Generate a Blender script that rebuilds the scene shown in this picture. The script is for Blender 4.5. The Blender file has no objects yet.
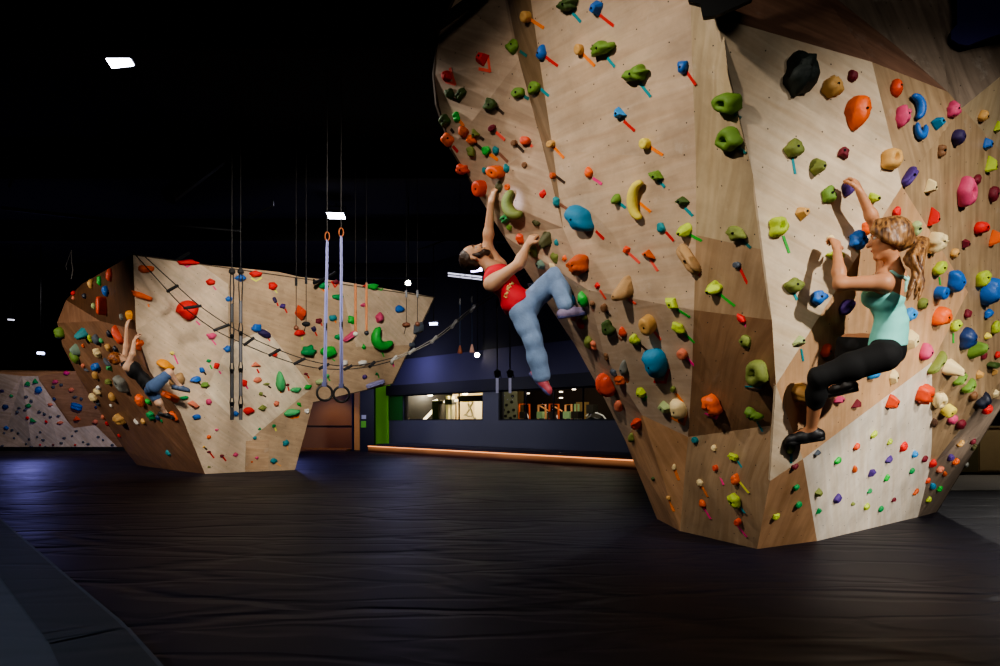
import bpy, bmesh, math, random
import numpy as np
from mathutils import Vector, Matrix, noise
from mathutils.bvhtree import BVHTree

random.seed(7)
F, CX, HY, CH = 700.0, 500.0, 420.0, 1.0      # focal length (px), optical axis column, horizon row, eye height
COL = bpy.context.scene.collection


def at(px, py, Y):
    return Vector(((px - CX) / F * Y, Y, CH - (py - HY) / F * Y))


def proj(p):
    return (CX + F * p.x / p.y, HY - F * (p.z - CH) / p.y)


def gr(px, py, z=0.0):
    Y = (CH - z) * F / (py - HY)
    return at(px, py, Y)


def on_plane(px, py, P):
    d = at(px, py, 1.0) - Vector((0, 0, CH))
    o = Vector((0, 0, CH))
    n = (P[1] - P[0]).cross(P[2] - P[0]).normalized()
    return o + d * ((P[0] - o).dot(n) / d.dot(n))


def lin(c):
    if isinstance(c, str):
        c = [int(c[i:i + 2], 16) / 255 for i in (0, 2, 4)]
    return tuple(x / 12.92 if x <= 0.04045 else ((x + 0.055) / 1.055) ** 2.4 for x in c) + (1.0,)


# ------------------------------------------------------------------ materials
MATS = {}


def new_mat(name):
    m = bpy.data.materials.new(name)
    m.use_nodes = True
    nt = m.node_tree
    return m, nt, nt.nodes['Principled BSDF']


def N(nt, t, **k):
    n = nt.nodes.new(t)
    for a, v in k.items():
        setattr(n, a, v)
    return n


def mat(name, col, rough=0.6, metal=0.0, var=0.12, scale=14.0, bump=0.0, emit=None, es=0.0, trans=0.0):
    if name in MATS:
        return MATS[name]
    m, nt, b = new_mat(name)
    c = lin(col)
    tc = N(nt, 'ShaderNodeTexCoord')
    no = N(nt, 'ShaderNodeTexNoise')
    no.inputs['Scale'].default_value = scale
    no.inputs['Detail'].default_value = 4
    nt.links.new(tc.outputs['Object'], no.inputs['Vector'])
    mx = N(nt, 'ShaderNodeMix', data_type='RGBA')
    mx.inputs[6].default_value = tuple(x * (1 - var) for x in c[:3]) + (1,)
    mx.inputs[7].default_value = tuple(min(1, x * (1 + var)) for x in c[:3]) + (1,)
    nt.links.new(no.outputs['Fac'], mx.inputs[0])
    nt.links.new(mx.outputs[2], b.inputs['Base Color'])
    b.inputs['Roughness'].default_value = rough
    b.inputs['Metallic'].default_value = metal
    if trans:
        b.inputs['Transmission Weight'].default_value = trans
    if bump:
        bp = N(nt, 'ShaderNodeBump')
        bp.inputs['Strength'].default_value = bump
        bp.inputs['Distance'].default_value = 0.01
        n2 = N(nt, 'ShaderNodeTexNoise')
        n2.inputs['Scale'].default_value = scale * 6
        nt.links.new(tc.outputs['Object'], n2.inputs['Vector'])
        nt.links.new(n2.outputs['Fac'], bp.inputs['Height'])
        nt.links.new(bp.outputs['Normal'], b.inputs['Normal'])
    if emit is not None:
        b.inputs['Emission Color'].default_value = lin(emit)
        b.inputs['Emission Strength'].default_value = es
    MATS[name] = m
    return m


def ply(name, col, dark, rot=0.0, chalk=0.35, dots=True, rough=0.5):
    """Plywood: long grain bands, fine grain, smudges of chalk, and the bolt-hole grid, all in the panel's own metres (UV)."""
    if name in MATS:
        return MATS[name]
    m, nt, b = new_mat(name)
    L = nt.links
    uv = N(nt, 'ShaderNodeUVMap')
    mp = N(nt, 'ShaderNodeMapping')
    mp.inputs['Rotation'].default_value = (0, 0, rot)
    L.new(uv.outputs['UV'], mp.inputs['Vector'])
    st = N(nt, 'ShaderNodeMapping')
    st.inputs['Scale'].default_value = (1.1, 11.0, 1)
    L.new(mp.outputs['Vector'], st.inputs['Vector'])
    n1 = N(nt, 'ShaderNodeTexNoise')
    n1.inputs['Scale'].default_value = 1.5
    n1.inputs['Detail'].default_value = 8
    n1.inputs['Distortion'].default_value = 0.7
    L.new(st.outputs['Vector'], n1.inputs['Vector'])
    n2 = N(nt, 'ShaderNodeTexNoise')
    n2.inputs['Scale'].default_value = 2.2
    n2.inputs['Detail'].default_value = 6
    n2.inputs['Roughness'].default_value = 0.65
    L.new(mp.outputs['Vector'], n2.inputs['Vector'])
    r1 = N(nt, 'ShaderNodeMapRange')
    r1.inputs['From Min'].default_value = 0.3
    r1.inputs['From Max'].default_value = 0.7
    L.new(n1.outputs['Fac'], r1.inputs['Value'])
    mx = N(nt, 'ShaderNodeMix', data_type='RGBA')
    mx.inputs[6].default_value = lin(dark)
    mx.inputs[7].default_value = lin(col)
    L.new(r1.outputs['Result'], mx.inputs[0])
    r2 = N(nt, 'ShaderNodeMapRange')
    r2.inputs['From Min'].default_value = 0.35
    r2.inputs['From Max'].default_value = 0.72
    r2.inputs['To Min'].default_value = 0.76
    r2.inputs['To Max'].default_value = 1.16
    L.new(n2.outputs['Fac'], r2.inputs['Value'])
    ml = N(nt, 'ShaderNodeMix', data_type='RGBA', blend_type='MULTIPLY')
    ml.inputs[0].default_value = 1.0
    L.new(mx.outputs[2], ml.inputs[6])
    L.new(r2.outputs['Result'], ml.inputs[7])
    # chalk smudges
    n3 = N(nt, 'ShaderNodeTexNoise')
    n3.inputs['Scale'].default_value = 3.3
    n3.inputs['Detail'].default_value = 9
    n3.inputs['Roughness'].default_value = 0.75
    L.new(uv.outputs['UV'], n3.inputs['Vector'])
    r3 = N(nt, 'ShaderNodeMapRange')
    r3.inputs['From Min'].default_value = 0.58
    r3.inputs['From Max'].default_value = 0.78
    r3.inputs['To Max'].default_value = chalk
    L.new(n3.outputs['Fac'], r3.inputs['Value'])
    mc = N(nt, 'ShaderNodeMix', data_type='RGBA')
    L.new(r3.outputs['Result'], mc.inputs[0])
    L.new(ml.outputs[2], mc.inputs[6])
    mc.inputs[7].default_value = lin('e8e0d4')
    out = mc.outputs[2]
    # dark scuffs
    n4 = N(nt, 'ShaderNodeTexNoise')
    n4.inputs['Scale'].default_value = 9
    n4.inputs['Detail'].default_value = 7
    n4.inputs['Roughness'].default_value = 0.8
    L.new(uv.outputs['UV'], n4.inputs['Vector'])
    r4 = N(nt, 'ShaderNodeMapRange')
    r4.inputs['From Min'].default_value = 0.62
    r4.inputs['From Max'].default_value = 0.8
    r4.inputs['To Max'].default_value = 0.55
    L.new(n4.outputs['Fac'], r4.inputs['Value'])
    md = N(nt, 'ShaderNodeMix', data_type='RGBA')
    L.new(r4.outputs['Result'], md.inputs[0])
    L.new(out, md.inputs[6])
    md.inputs[7].default_value = lin(tuple(x * 0.55 for x in [int(dark[i:i + 2], 16) / 255 for i in (0, 2, 4)]))
    out = md.outputs[2]
    if dots:
        vo = N(nt, 'ShaderNodeTexVoronoi', voronoi_dimensions='2D')
        vo.inputs['Scale'].default_value = 4.4
        vo.inputs['Randomness'].default_value = 0.45
        L.new(uv.outputs['UV'], vo.inputs['Vector'])
        lt = N(nt, 'ShaderNodeMath', operation='LESS_THAN')
        lt.inputs[1].default_value = 0.021
        L.new(vo.outputs['Distance'], lt.inputs[0])
        mm = N(nt, 'ShaderNodeMix', data_type='RGBA')
        L.new(lt.outputs[0], mm.inputs[0])
        L.new(out, mm.inputs[6])
        mm.inputs[7].default_value = lin('1c130d')
        out = mm.outputs[2]
    L.new(out, b.inputs['Base Color'])
    b.inputs['Roughness'].default_value = rough
    bp = N(nt, 'ShaderNodeBump')
    bp.inputs['Strength'].default_value = 0.15
    bp.inputs['Distance'].default_value = 0.004
    L.new(n1.outputs['Fac'], bp.inputs['Height'])
    L.new(bp.outputs['Normal'], b.inputs['Normal'])
    MATS[name] = m
    return m


# ------------------------------------------------------------------ objects
def link(o, parent=None):
    COL.objects.link(o)
    if parent is not None:
        o.parent = parent
    return o


def mesh_obj(name, verts, faces, m, parent=None, smooth=False, loc=None):
    me = bpy.data.meshes.new(name)
    vs = [Vector(v) for v in verts]
    if loc is not None:
        vs = [v - loc for v in vs]
    me.from_pydata(vs, [], faces)
    me.update()
    if m is not None:
        for x in (m if isinstance(m, (list, tuple)) else [m]):
            me.materials.append(x)
    if smooth:
        me.polygons.foreach_set('use_smooth', [True] * len(me.polygons))
    o = bpy.data.objects.new(name, me)
    if loc is not None and parent is None:
        o.location = loc
    link(o, parent)
    return o


def empty(name, label, cat, loc=(0, 0, 0), group=None, kind=None):
    o = bpy.data.objects.new(name, None)
    o.location = loc
    o.empty_display_size = 0.1
    link(o)
    return tag(o, label, cat, group, kind)


def tag(o, label, cat=None, group=None, kind=None):
    if label:
        o['label'] = label
    if cat:
        o['category'] = cat
    if group:
        o['group'] = group
    if kind:
        o['kind'] = kind
    return o


class MB:
    """collects simple solids into one mesh"""

    def __init__(self):
        self.v, self.f = [], []

    def add(self, vs, fs):
        b = len(self.v)
        self.v += [Vector(x) for x in vs]
        self.f += [tuple(b + i for i in f) for f in fs]
        return self

    def hexa(self, lo, hi):
        """lo, hi: four bottom and four top corners"""
        return self.add(list(lo) + list(hi), [(3, 2, 1, 0), (4, 5, 6, 7), (0, 1, 5, 4), (1, 2, 6, 5), (2, 3, 7, 6), (3, 0, 4, 7)])

    def box(self, a, b):
        x0, y0, z0 = a
        x1, y1, z1 = b
        return self.hexa([(x0, y0, z0), (x1, y0, z0), (x1, y1, z0), (x0, y1, z0)], [(x0, y0, z1), (x1, y0, z1), (x1, y1, z1), (x0, y1, z1)])

    def obox(self, c, ax, ay, az):
        c, ax, ay, az = Vector(c), Vector(ax), Vector(ay), Vector(az)
        return self.hexa([c - ax - ay - az, c + ax - ay - az, c + ax + ay - az, c - ax + ay - az],
                         [c - ax - ay + az, c + ax - ay + az, c + ax + ay + az, c - ax + ay + az])

    def tube(self, pts, r, n=8, closed=False, caps=True):
        pts = [Vector(p) for p in pts]
        rs = r if isinstance(r, (list, tuple)) else [r] * len(pts)
        k = len(pts)
        rings = []
        up = None
        for i, p in enumerate(pts):
            a = pts[(i - 1) % k] if (closed or i > 0) else p
            c = pts[(i + 1) % k] if (closed or i < k - 1) else p
            t = (c - a)
            if t.length < 1e-9:
                t = Vector((0, 0, 1))
            t.normalize()
            if up is None:
                up = Vector((0, 0, 1)) if abs(t.z) < 0.9 else Vector((1, 0, 0))
            s = t.cross(up)
            if s.length < 1e-6:
                s = t.cross(Vector((0, 1, 0)))
            s.normalize()
            up = s.cross(t).normalized()
            rings.append([p + (s * math.cos(2 * math.pi * j / n) + up * math.sin(2 * math.pi * j / n)) * rs[i] for j in range(n)])
        vs = [v for rg in rings for v in rg]
        fs = []
        for i in range(k if closed else k - 1):
            for j in range(n):
                a, b2 = i * n + j, i * n + (j + 1) % n
                c, d = ((i + 1) % k) * n + (j + 1) % n, ((i + 1) % k) * n + j
                fs.append((a, b2, c, d))
        if not closed and caps:
            fs.append(tuple(range(n - 1, -1, -1)))
            fs.append(tuple((k - 1) * n + j for j in range(n)))
        return self.add(vs, fs)

    def lathe(self, base, axis, prof, n=16):
        """prof: list of (distance along axis, radius)"""
        base, axis = Vector(base), Vector(axis).normalized()
        return self.tube([base + axis * d for d, r in prof], [r for d, r in prof], n)

    def build(self, name, m, parent=None, smooth=False, loc=None):
        return mesh_obj(name, self.v, self.f, m, parent, smooth, loc)


def panel(name, pts, m, parent, thick=0.02, uvrot=0.0, label=None, away=None, rows=None):
    """A plywood sheet cut to PTS (3D corners in order) with thickness inward and UVs in metres. AWAY: a point inside the body."""
    pts = [Vector(p) for p in pts]
    c = sum(pts, Vector()) / len(pts)
    nrm = Vector()
    for i in range(len(pts)):
        nrm += (pts[i] - c).cross(pts[(i + 1) % len(pts)] - c)
    nrm.normalize()
    if away is not None and nrm.dot(away - c) > 0:
        pts.reverse()
        nrm = -nrm
    bm = bmesh.new()
    fv = [bm.verts.new(p) for p in pts]
    bv = [bm.verts.new(p - nrm * thick) for p in pts]
    k = len(pts)
    bm.faces.new(fv)
    bm.faces.new(bv[::-1])
    for i in range(k):
        bm.faces.new((fv[i], bv[i], bv[(i + 1) % k], fv[(i + 1) % k]))
    bmesh.ops.triangulate(bm, faces=[f for f in bm.faces if len(f.verts) > 4 or f.normal.dot(nrm) > 0.2])
    uvl = bm.loops.layers.uv.new('UVMap')
    tx = Vector((0, 0, 1)).cross(nrm)
    tx = tx.normalized() if tx.length > 1e-3 else Vector((1, 0, 0))
    ty = nrm.cross(tx)
    off = random.random() * 20
    for f in bm.faces:
        for l in f.loops:
            d = l.vert.co - c
            l[uvl].uv = (d.dot(tx) + off, d.dot(ty) + off * 0.37)
    me = bpy.data.meshes.new(name)
    bm.to_mesh(me)
    bm.free()
    me.materials.append(m)
    o = bpy.data.objects.new(name, me)
    link(o, parent)
    if label:
        o['label'] = label
    return o


def grid_panel(name, rows, m, parent, thick=0.02, sub=1):
    """A curved sheet through ROWS of 3D points (each row the same length), smooth, UVs in metres."""
    R, C = len(rows), len(rows[0])
    vs = [Vector(p) for r in rows for p in r]
    fs = [(i * C + j, i * C + j + 1, (i + 1) * C + j + 1, (i + 1) * C + j) for i in range(R - 1) for j in range(C - 1)]
    me = bpy.data.meshes.new(name)
    me.from_pydata(vs, [], fs)
    uvl = me.uv_layers.new(name='UVMap')
    us = []
    acc = 0
    off = random.random() * 20
    for i in range(R):
        if i:
            acc += (sum((Vector(rows[i][j]) - Vector(rows[i - 1][j])).length for j in range(C)) / C)
        w = 0
        for j in range(C):
            if j:
                w += (Vector(rows[i][j]) - Vector(rows[i][j - 1])).length
            us.append((w + off, acc + off))
    for p in me.polygons:
        p.use_smooth = True
        for li in p.loop_indices:
            uvl.data[li].uv = us[me.loops[li].vertex_index]
    me.materials.append(m)
    o = bpy.data.objects.new(name, me)
    link(o, parent)
    return o
# ------------------------------------------------------------------ plywood finishes
P_PALE = ply('ply pale birch', 'dfcbae', 'cdb494', rot=0.35)
P_PALE2 = ply('ply pale birch lower', 'efe3d2', 'ddccb4', rot=0.75)
P_TAN = ply('ply tan', 'cdb49a', 'bb9f83', rot=0.05)
P_TAN2 = ply('ply tan left', 'c6ab90', 'b0937a', rot=0.5)
P_OLIVE = ply('ply greyish tan', 'c2ad8c', 'ab9472', rot=1.4)
P_CEN_SHADE = ply('ply mid brown', '9a7655', '805d40', rot=1.5, chalk=0.12)  # centre strip's shade put into a darker brown
P_BROWN = ply('ply warm brown', 'd6ad86', 'c2966c', rot=1.2, chalk=0.15)
P_FOOT = ply('ply foot brown', 'bd936c', 'a37a53', rot=1.3, chalk=0.12)
P_CEN = ply('ply centre', 'ac9070', '947757', rot=1.45, chalk=0.15)  # strip's middle tone, softens the step into the painted shade
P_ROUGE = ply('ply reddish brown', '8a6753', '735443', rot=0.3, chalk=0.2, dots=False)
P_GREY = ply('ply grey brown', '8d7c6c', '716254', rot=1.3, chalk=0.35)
P_DIM = ply('ply dim tan', 'b89c7a', '957a5a', rot=1.1)
P_DARK = ply('ply walnut', '7a5334', '5d3c22', rot=1.5, chalk=0.1)
P_BACK = mat('back ply', '4a3a2a', 0.8)
P_FILL = ply('ply filler strip', '8f7558', '735b40', rot=1.4, chalk=0.1, dots=False)


def soup(objs):
    vs, fs = [], []
    for o in objs:
        b = len(vs)
        vs += [v.co.copy() for v in o.data.vertices]
        fs += [tuple(b + i for i in p.vertices) for p in o.data.polygons]
    return BVHTree.FromPolygons(vs, fs)


# ------------------------------------------------------------------ main boulder: corners
R0, T1, R3 = at(716, 17, 4.25), at(872, 62, 4.6), at(776, 385, 4.75)
R5, B1, B2, B3 = gr(757, 549), gr(817, 541), gr(918, 517), gr(937, 512)
Q1 = at(932, 362, 5.6)
PF6 = (Q1, B1, B2)
V, Q3 = on_plane(803, 459, PF6), on_plane(932, 440, PF6)
for _ in range(25):
    PF1 = (R0, T1, R3)
    P1 = on_plane(902, 186, PF1)
    R3 = R3.lerp(on_plane(776, 385, (V, Q1, P1)), .5)
PF1 = (R0, T1, R3)
P1, R1, R2 = (on_plane(x, y, PF1) for x, y in ((902, 186), (753, 175), (772, 320)))
print('DEPTHS', Q1.y, Q3.y, P1.y, R3.y, R2.y, R1.y)
R4 = on_plane(770, 481, (V, R5, B1))
C0, C1, C2 = at(688, -60, 4.5), at(696, 160, 4.68), at(694, 310, 5.05)
C3, C4 = at(688, 437, 5.7), gr(680, 531)
T2 = at(948, 92, 4.92)
D1 = on_plane(962, 108, (T1, T2, P1))
Q2 = on_plane(968, 292, (V, Q1, P1))
EE = on_plane(1090, 250, (P1, Q2, D1))
D0 = at(1045, 40, 5.3)
S1 = at(1006, 400, 6.55)
E2 = at(1100, 275, EE.y + .2)
Q4, GG = on_plane(930, 468, PF6), at(985, 398, 6.2)
RT = at(716, -40, 4.3)
A0, A1 = at(762, -45, 4.75), at(795, -45, 4.85)
A15 = at(815, 0, 4.72)
BB1 = at(932, -45, 5.2)
C9 = at(1060, -25, 5.5)

BOULDER = empty('climbing_boulder', 'large overhanging plywood climbing boulder with two people climbing on it', 'climbing wall', (3.2, 7.6, 0))
CORE = Vector((2.9, 7.2, 2.0))
main_panels = []


def mp_(pts, m, label=None, name='plywood_panel'):
    o = panel(name, [Vector(p) - BOULDER.location for p in pts], m, BOULDER, label=label, away=CORE - BOULDER.location)
    main_panels.append(o)
    return o


# right face
mp_([R0, T1, P1, R3, R2, R1], P_PALE, 'pale plywood panel with the black rock-like hold')
mp_([P1, Q2, Q1, V, R3], P_BROWN, 'warm brown plywood panel behind the woman')
mp_([R3, V, R4], P_PALE, 'pale triangular plywood panel')
mp_([V, B1, R5, R4], P_FOOT, 'brown plywood panel at the foot of the front edge')
mp_([V, Q1, Q3, Q4, B2, B1], P_PALE2, 'pale lower plywood panel with small footholds')
mp_([T1, T2, D1, P1], P_DIM)
mp_([D1, EE, Q2, P1], P_DIM, 'tan plywood panel crowded with holds')
mp_([D1, D0, EE], P_OLIVE)
mp_([Q1, Q2, GG], P_DIM)
mp_([Q2, EE, E2, GG], P_DIM)
mp_([E2, S1, GG], P_DIM)
mp_([Q1, GG, Q4, Q3], P_DIM)
mp_([Q4, GG, S1, B3, B2], P_GREY)
# cap facets over the right face
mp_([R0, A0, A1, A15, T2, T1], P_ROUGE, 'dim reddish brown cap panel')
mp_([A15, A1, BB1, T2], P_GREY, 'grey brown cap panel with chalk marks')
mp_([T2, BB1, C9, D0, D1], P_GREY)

# centre strip between the left face and the front edge: a slightly curved sheet
cs = []
K3 = at(563, 228, 5.82)
PL = (C1, C2, K3)
K4 = on_plane(588, 290, PL)
CL0, CL1, CL2 = on_plane(690, -40, PL), on_plane(692, 60, PL), on_plane(696, 235, PL)
K5 = at(604, 355, 6.13)
PLb = (C2, K4, K5)
CL3, C3, K6 = on_plane(692, 375, PLb), on_plane(688, 437, PLb), on_plane(642, 415, PLb)
CL4 = C3.lerp(C4, .5)
print('LEFT', CL0.y, CL3.y, C3.y, K6.y, K4.y)
colC = [CL0, CL1, C1, CL2, C2, CL3, C3, CL4, C4]
colR = [RT, at(728, 75, 4.26), R1, at(764, 250, 4.46), R2, R3, at(775, 425, 4.92), R4, R5]
rows = [[a.lerp(b, t) - BOULDER.location for t in (0, 0.34, 0.67, 1)] for a, b in zip(colC, colR)]
o = grid_panel('plywood_panel', rows[:4], P_OLIVE, BOULDER)
main_panels.append(o)
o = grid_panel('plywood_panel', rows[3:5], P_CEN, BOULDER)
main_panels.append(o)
o = grid_panel('plywood_panel', rows[4:7], P_CEN_SHADE, BOULDER)
o['label'] = 'front edge plywood panel with its shade put into dark brown'
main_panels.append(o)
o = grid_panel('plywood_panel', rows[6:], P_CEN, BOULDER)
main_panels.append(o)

# left face
J1, J2, K4 = (on_plane(x, y, PL) for x, y in ((541, 70), (553, 150), (588, 290)))
J0 = on_plane(522, -60, PL)
K0, K1, K2 = at(496, -60, 5.62), at(519, 60, 5.66), at(541, 140, 5.78)
C15 = on_plane(696, 60, PL)
Lp = [(478, -60, 5.9), (452, -2, 5.98), (437, 35, 6.06), (432, 75, 6.12), (435, 105, 6.16), (450, 150, 6.24), (475, 190, 6.34), (503, 235, 6.44),
      (545, 300, 6.6), (575, 345, 6.7), (601, 392, 6.82), (625, 440, 6.93)]
Ls = [at(*p) for p in Lp] + [gr(657, 519)]
L11 = Ls[-1]
mp_([J0, CL0, CL1, C1, J2, J1], P_TAN, 'tan upper panel of the left face')
mp_([J2, C1, CL2, C2, K4, K3], P_TAN)
mp_([K4, C2, CL3, C3, K6, K5], P_TAN)
mp_([K0, J0, J1, J2, K3, K2, K1], P_FILL, 'narrow grey filler strip')
mp_([K0, K1, Ls[3], Ls[2], Ls[1], Ls[0]], P_TAN2)
mp_([K1, K2, Ls[6], Ls[5], Ls[4], Ls[3]], P_TAN2)
mp_([K2, K3, Ls[7], Ls[6]], P_TAN2)
mp_([K3, K4, Ls[8], Ls[7]], P_TAN2)
mp_([K4, K5, Ls[10], Ls[9], Ls[8]], P_TAN2)
mp_([K5, K6, Ls[11], Ls[10]], P_TAN2)
mp_([K6, C3, CL4, C4, L11, Ls[11]], P_FOOT, 'brown plywood panel at the foot of the left face')
# the unseen back, so the body is closed
KB = [Vector((2.6, 9.6, 4.6)), Vector((3.4, 9.8, 0.0))]
for i in range(len(Ls) - 1):
    a = KB[0].lerp(KB[1], i / (len(Ls) - 1))
    b = KB[0].lerp(KB[1], (i + 1) / (len(Ls) - 1))
    o = panel('back_panel', [p - BOULDER.location for p in (Ls[i], Ls[i + 1], b, a)], P_BACK, BOULDER, away=CORE - BOULDER.location)
fan = [E2, D0, C9, BB1, A1, A0, RT, CL0, J0, K0, Ls[0]]
for q in [(B3, S1, KB[1]), (S1, E2, KB[0], KB[1])] + [(a, b, KB[0]) for a, b in zip(fan[:-1], fan[1:])]:
    panel('back_panel', [p - BOULDER.location for p in q], P_BACK, BOULDER, away=CORE - BOULDER.location)

BV_MAIN = None


def world_bvh(objs, off):
    vs, fs = [], []
    for o in objs:
        b = len(vs)
        vs += [v.co + off for v in o.data.vertices]
        fs += [tuple(b + i for i in p.vertices) for p in o.data.polygons]
    return BVHTree.FromPolygons(vs, fs)


BV_MAIN = world_bvh(main_panels, BOULDER.location)

# ------------------------------------------------------------------ left boulder
LB = empty('climbing_boulder', 'plywood climbing boulder across the mats under hanging ropes and rings', 'climbing wall', (-5.2, 14.4, 0))
LCORE = Vector((-5.5, 15.5, 2.0))
left_panels = []


def lp_(pts, m, label=None):
    o = panel('plywood_panel', [Vector(p) - LB.location for p in pts], m, LB, label=label, away=LCORE - LB.location)
    left_panels.append(o)
    return o


G0, G1, G2 = gr(137, 465), gr(205, 474), gr(295, 470)
RA, RE = at(133, 254, 11.5), at(435, 297, 15.2)
PG = (RA, RE, G1)


def pg(x, y):
    return on_plane(x, y, PG)


RM1, RM2, RM3 = pg(136, 330), pg(150, 372), pg(180, 412)
X1 = pg(393, 384)
X2 = pg(313, 403)
G2 = pg(295, 470)
P_LF = ply('ply far birch', 'dcc4a8', 'cdb394', rot=0.6, chalk=0.3)
P_LF2 = ply('ply far tan', 'c9ac8b', 'b89a7a', rot=0.2, chalk=0.2)
P_LF3 = ply('ply far bright', 'ecd9bd', 'dfc8a8', rot=0.8, chalk=0.3)
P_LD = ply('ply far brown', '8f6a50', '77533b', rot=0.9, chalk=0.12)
P_LD_SHADE = ply('ply far dark brown', '5a3a22', '44290f', rot=1.5, chalk=0.05)  # shadow on the upper panel put into a darker brown
e1, e2, e3, e4 = pg(200, 264), pg(226, 285), pg(150, 330), pg(300, 277)
d1, d2, d3, d4 = pg(253, 437), pg(312, 388), pg(285, 352), pg(228, 345)
lp_([RA, e1, pg(228, 284), pg(186, 301), RM1], P_LF)
lp_([e1, pg(279, 272), pg(288, 304), pg(266, 329), d4, pg(228, 284)], P_LF2, 'tan panel with dark training poles in front')
lp_([RM1, pg(186, 301), pg(228, 284), d4, pg(205, 392), pg(180, 412), RM2], P_LF)
lp_([d4, pg(266, 329), d3, d2, d1, pg(205, 392)], P_LF3, 'bright birch diamond panel')
lp_([pg(180, 412), pg(205, 392), d1, pg(243, 470.2) if False else pg(245, 472), G1], P_LF)
lp_([d1, d2, X2, G2, pg(245, 472)], P_LF2)
lp_([pg(279, 272), pg(300, 277), pg(340, 281), pg(356, 347), pg(330, 375), d3, pg(266, 329), pg(288, 304)], P_LF2)
lp_([pg(340, 281), RE, pg(412, 345), pg(356, 347)], P_LF)
lp_([pg(356, 347), pg(412, 345), X1, X2, d2, d3, pg(330, 375)], P_LF2)
# left face
M0, M1, M2, M3 = at(57, 323, 14.4), at(66, 300, 14.3), at(82, 284, 13.7), at(62, 345, 14.5)
M4, M5, M6 = at(80, 380, 14.8), at(105, 420, 15.1), at(125, 450, 15.4)
lp_([RA, RM1, at(100, 321, 12.9), M1, M2], P_LD_SHADE, 'dark upper panel, its shadow put into the colour')
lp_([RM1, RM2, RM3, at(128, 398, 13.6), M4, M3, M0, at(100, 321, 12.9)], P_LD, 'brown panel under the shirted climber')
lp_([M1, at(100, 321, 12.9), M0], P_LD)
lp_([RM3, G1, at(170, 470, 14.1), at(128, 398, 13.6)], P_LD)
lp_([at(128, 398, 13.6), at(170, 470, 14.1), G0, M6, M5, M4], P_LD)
KL = [Vector((-6.6, 17.6, 3.9)), Vector((-6.2, 17.4, 0.0))]
for edge_ in ([M0, M3, M4, M5, M6, G0], [RE, X1, X2, G2]):
    k = len(edge_) - 1
    for i in range(k):
        a, b = KL[0].lerp(KL[1], i / k), KL[0].lerp(KL[1], (i + 1) / k)
        panel('back_panel', [p - LB.location for p in (edge_[i], edge_[i + 1], b, a)], P_BACK, LB, away=LCORE - LB.location)
for a, b in ((M0, M1), (M1, M2), (M2, RA), (RA, RE)):
    panel('back_panel', [p - LB.location for p in (a, b, KL[0])], P_BACK, LB, away=LCORE - LB.location)
# access hatch low on the front
hq = [pg(246, 441), pg(269, 440), pg(268, 469), pg(245, 470)]
nG = (PG[1] - PG[0]).cross(PG[2] - PG[0]).normalized()
if nG.y > 0:
    nG = -nG
hb = panel('access_hatch', [p + nG * 0.012 - LB.location for p in hq], ply('ply hatch', 'cfae8c', 'b28f6b', rot=0.1, dots=False), LB, thick=0.009, away=LCORE - LB.location)
BV_LEFT = world_bvh(left_panels, LB.location)

# ------------------------------------------------------------------ far wall on the left
FW = empty('climbing_wall', 'low pale plywood climbing wall far back behind the left boulder', 'climbing wall', (-14.5, 23.0, 0))
FCORE = Vector((-14, 26, 1.5))
far_panels = []


def fp_(pts, m):
    o = panel('plywood_panel', [Vector(p) - FW.location for p in pts], m, FW, away=FCORE - FW.location)
    far_panels.append(o)


f = lambda x, y, Y: at(x, y, Y)
fb = lambda x: gr(x, 450.5)
t0, t1, t2, t3 = f(-30, 370, 22.4), f(30, 372, 22.3), f(75, 371, 22.4), f(150, 384, 22.6)
a1, a2 = f(8, 425, 22.9), f(74, 428, 22.9)
a3 = f(45, 400, 22.6)
P_F1 = ply('ply far wall', 'dcc6ab', 'c0a688', rot=0.4, chalk=0.15, dots=False)
P_F2 = ply('ply far wall light', 'ead8c0', 'd3bb9e', rot=0.8, chalk=0.2, dots=False)
P_F3 = ply('ply far wall tan', 'b98d66', 'a07550', rot=0.1, chalk=0.1, dots=False)
fp_([t0, f(22, 376, 22.3), a1, fb(-30)], P_F1)
fp_([f(22, 376, 22.3), f(38, 376, 22.3), a3, a2, fb(60), fb(32), a1], P_F2)
fp_([f(38, 376, 22.3), t2, f(112, 400, 22.6), f(95, 425, 22.9), a2, a3], P_F3)
fp_([t2, t3, f(160, 430, 22.9), f(112, 400, 22.6)], P_F1)
fp_([a1, fb(32), fb(-30)], P_F1)
fp_([a2, f(95, 425, 22.9), fb(121), fb(60)], P_F2)
fp_([f(112, 400, 22.6), f(160, 430, 22.9), fb(160), fb(121), f(95, 425, 22.9)], P_F3)
fp_([t0, t1, t2, f(38, 376, 22.3), f(22, 376, 22.3)], P_F3)
BV_FAR = world_bvh(far_panels, FW.location)
b0, b1_ = fb(-40), fb(150)
MB().box((b0.x, b0.y - 0.13, 0.0), (b1_.x, b0.y - 0.03, 0.12)).build('floor_rail', mat('rail dark', '17140f', 0.6), FW)
for o in FW.children:
    if o.name.startswith('floor_rail'):
        o.data.transform(Matrix.Translation(-FW.location))
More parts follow.
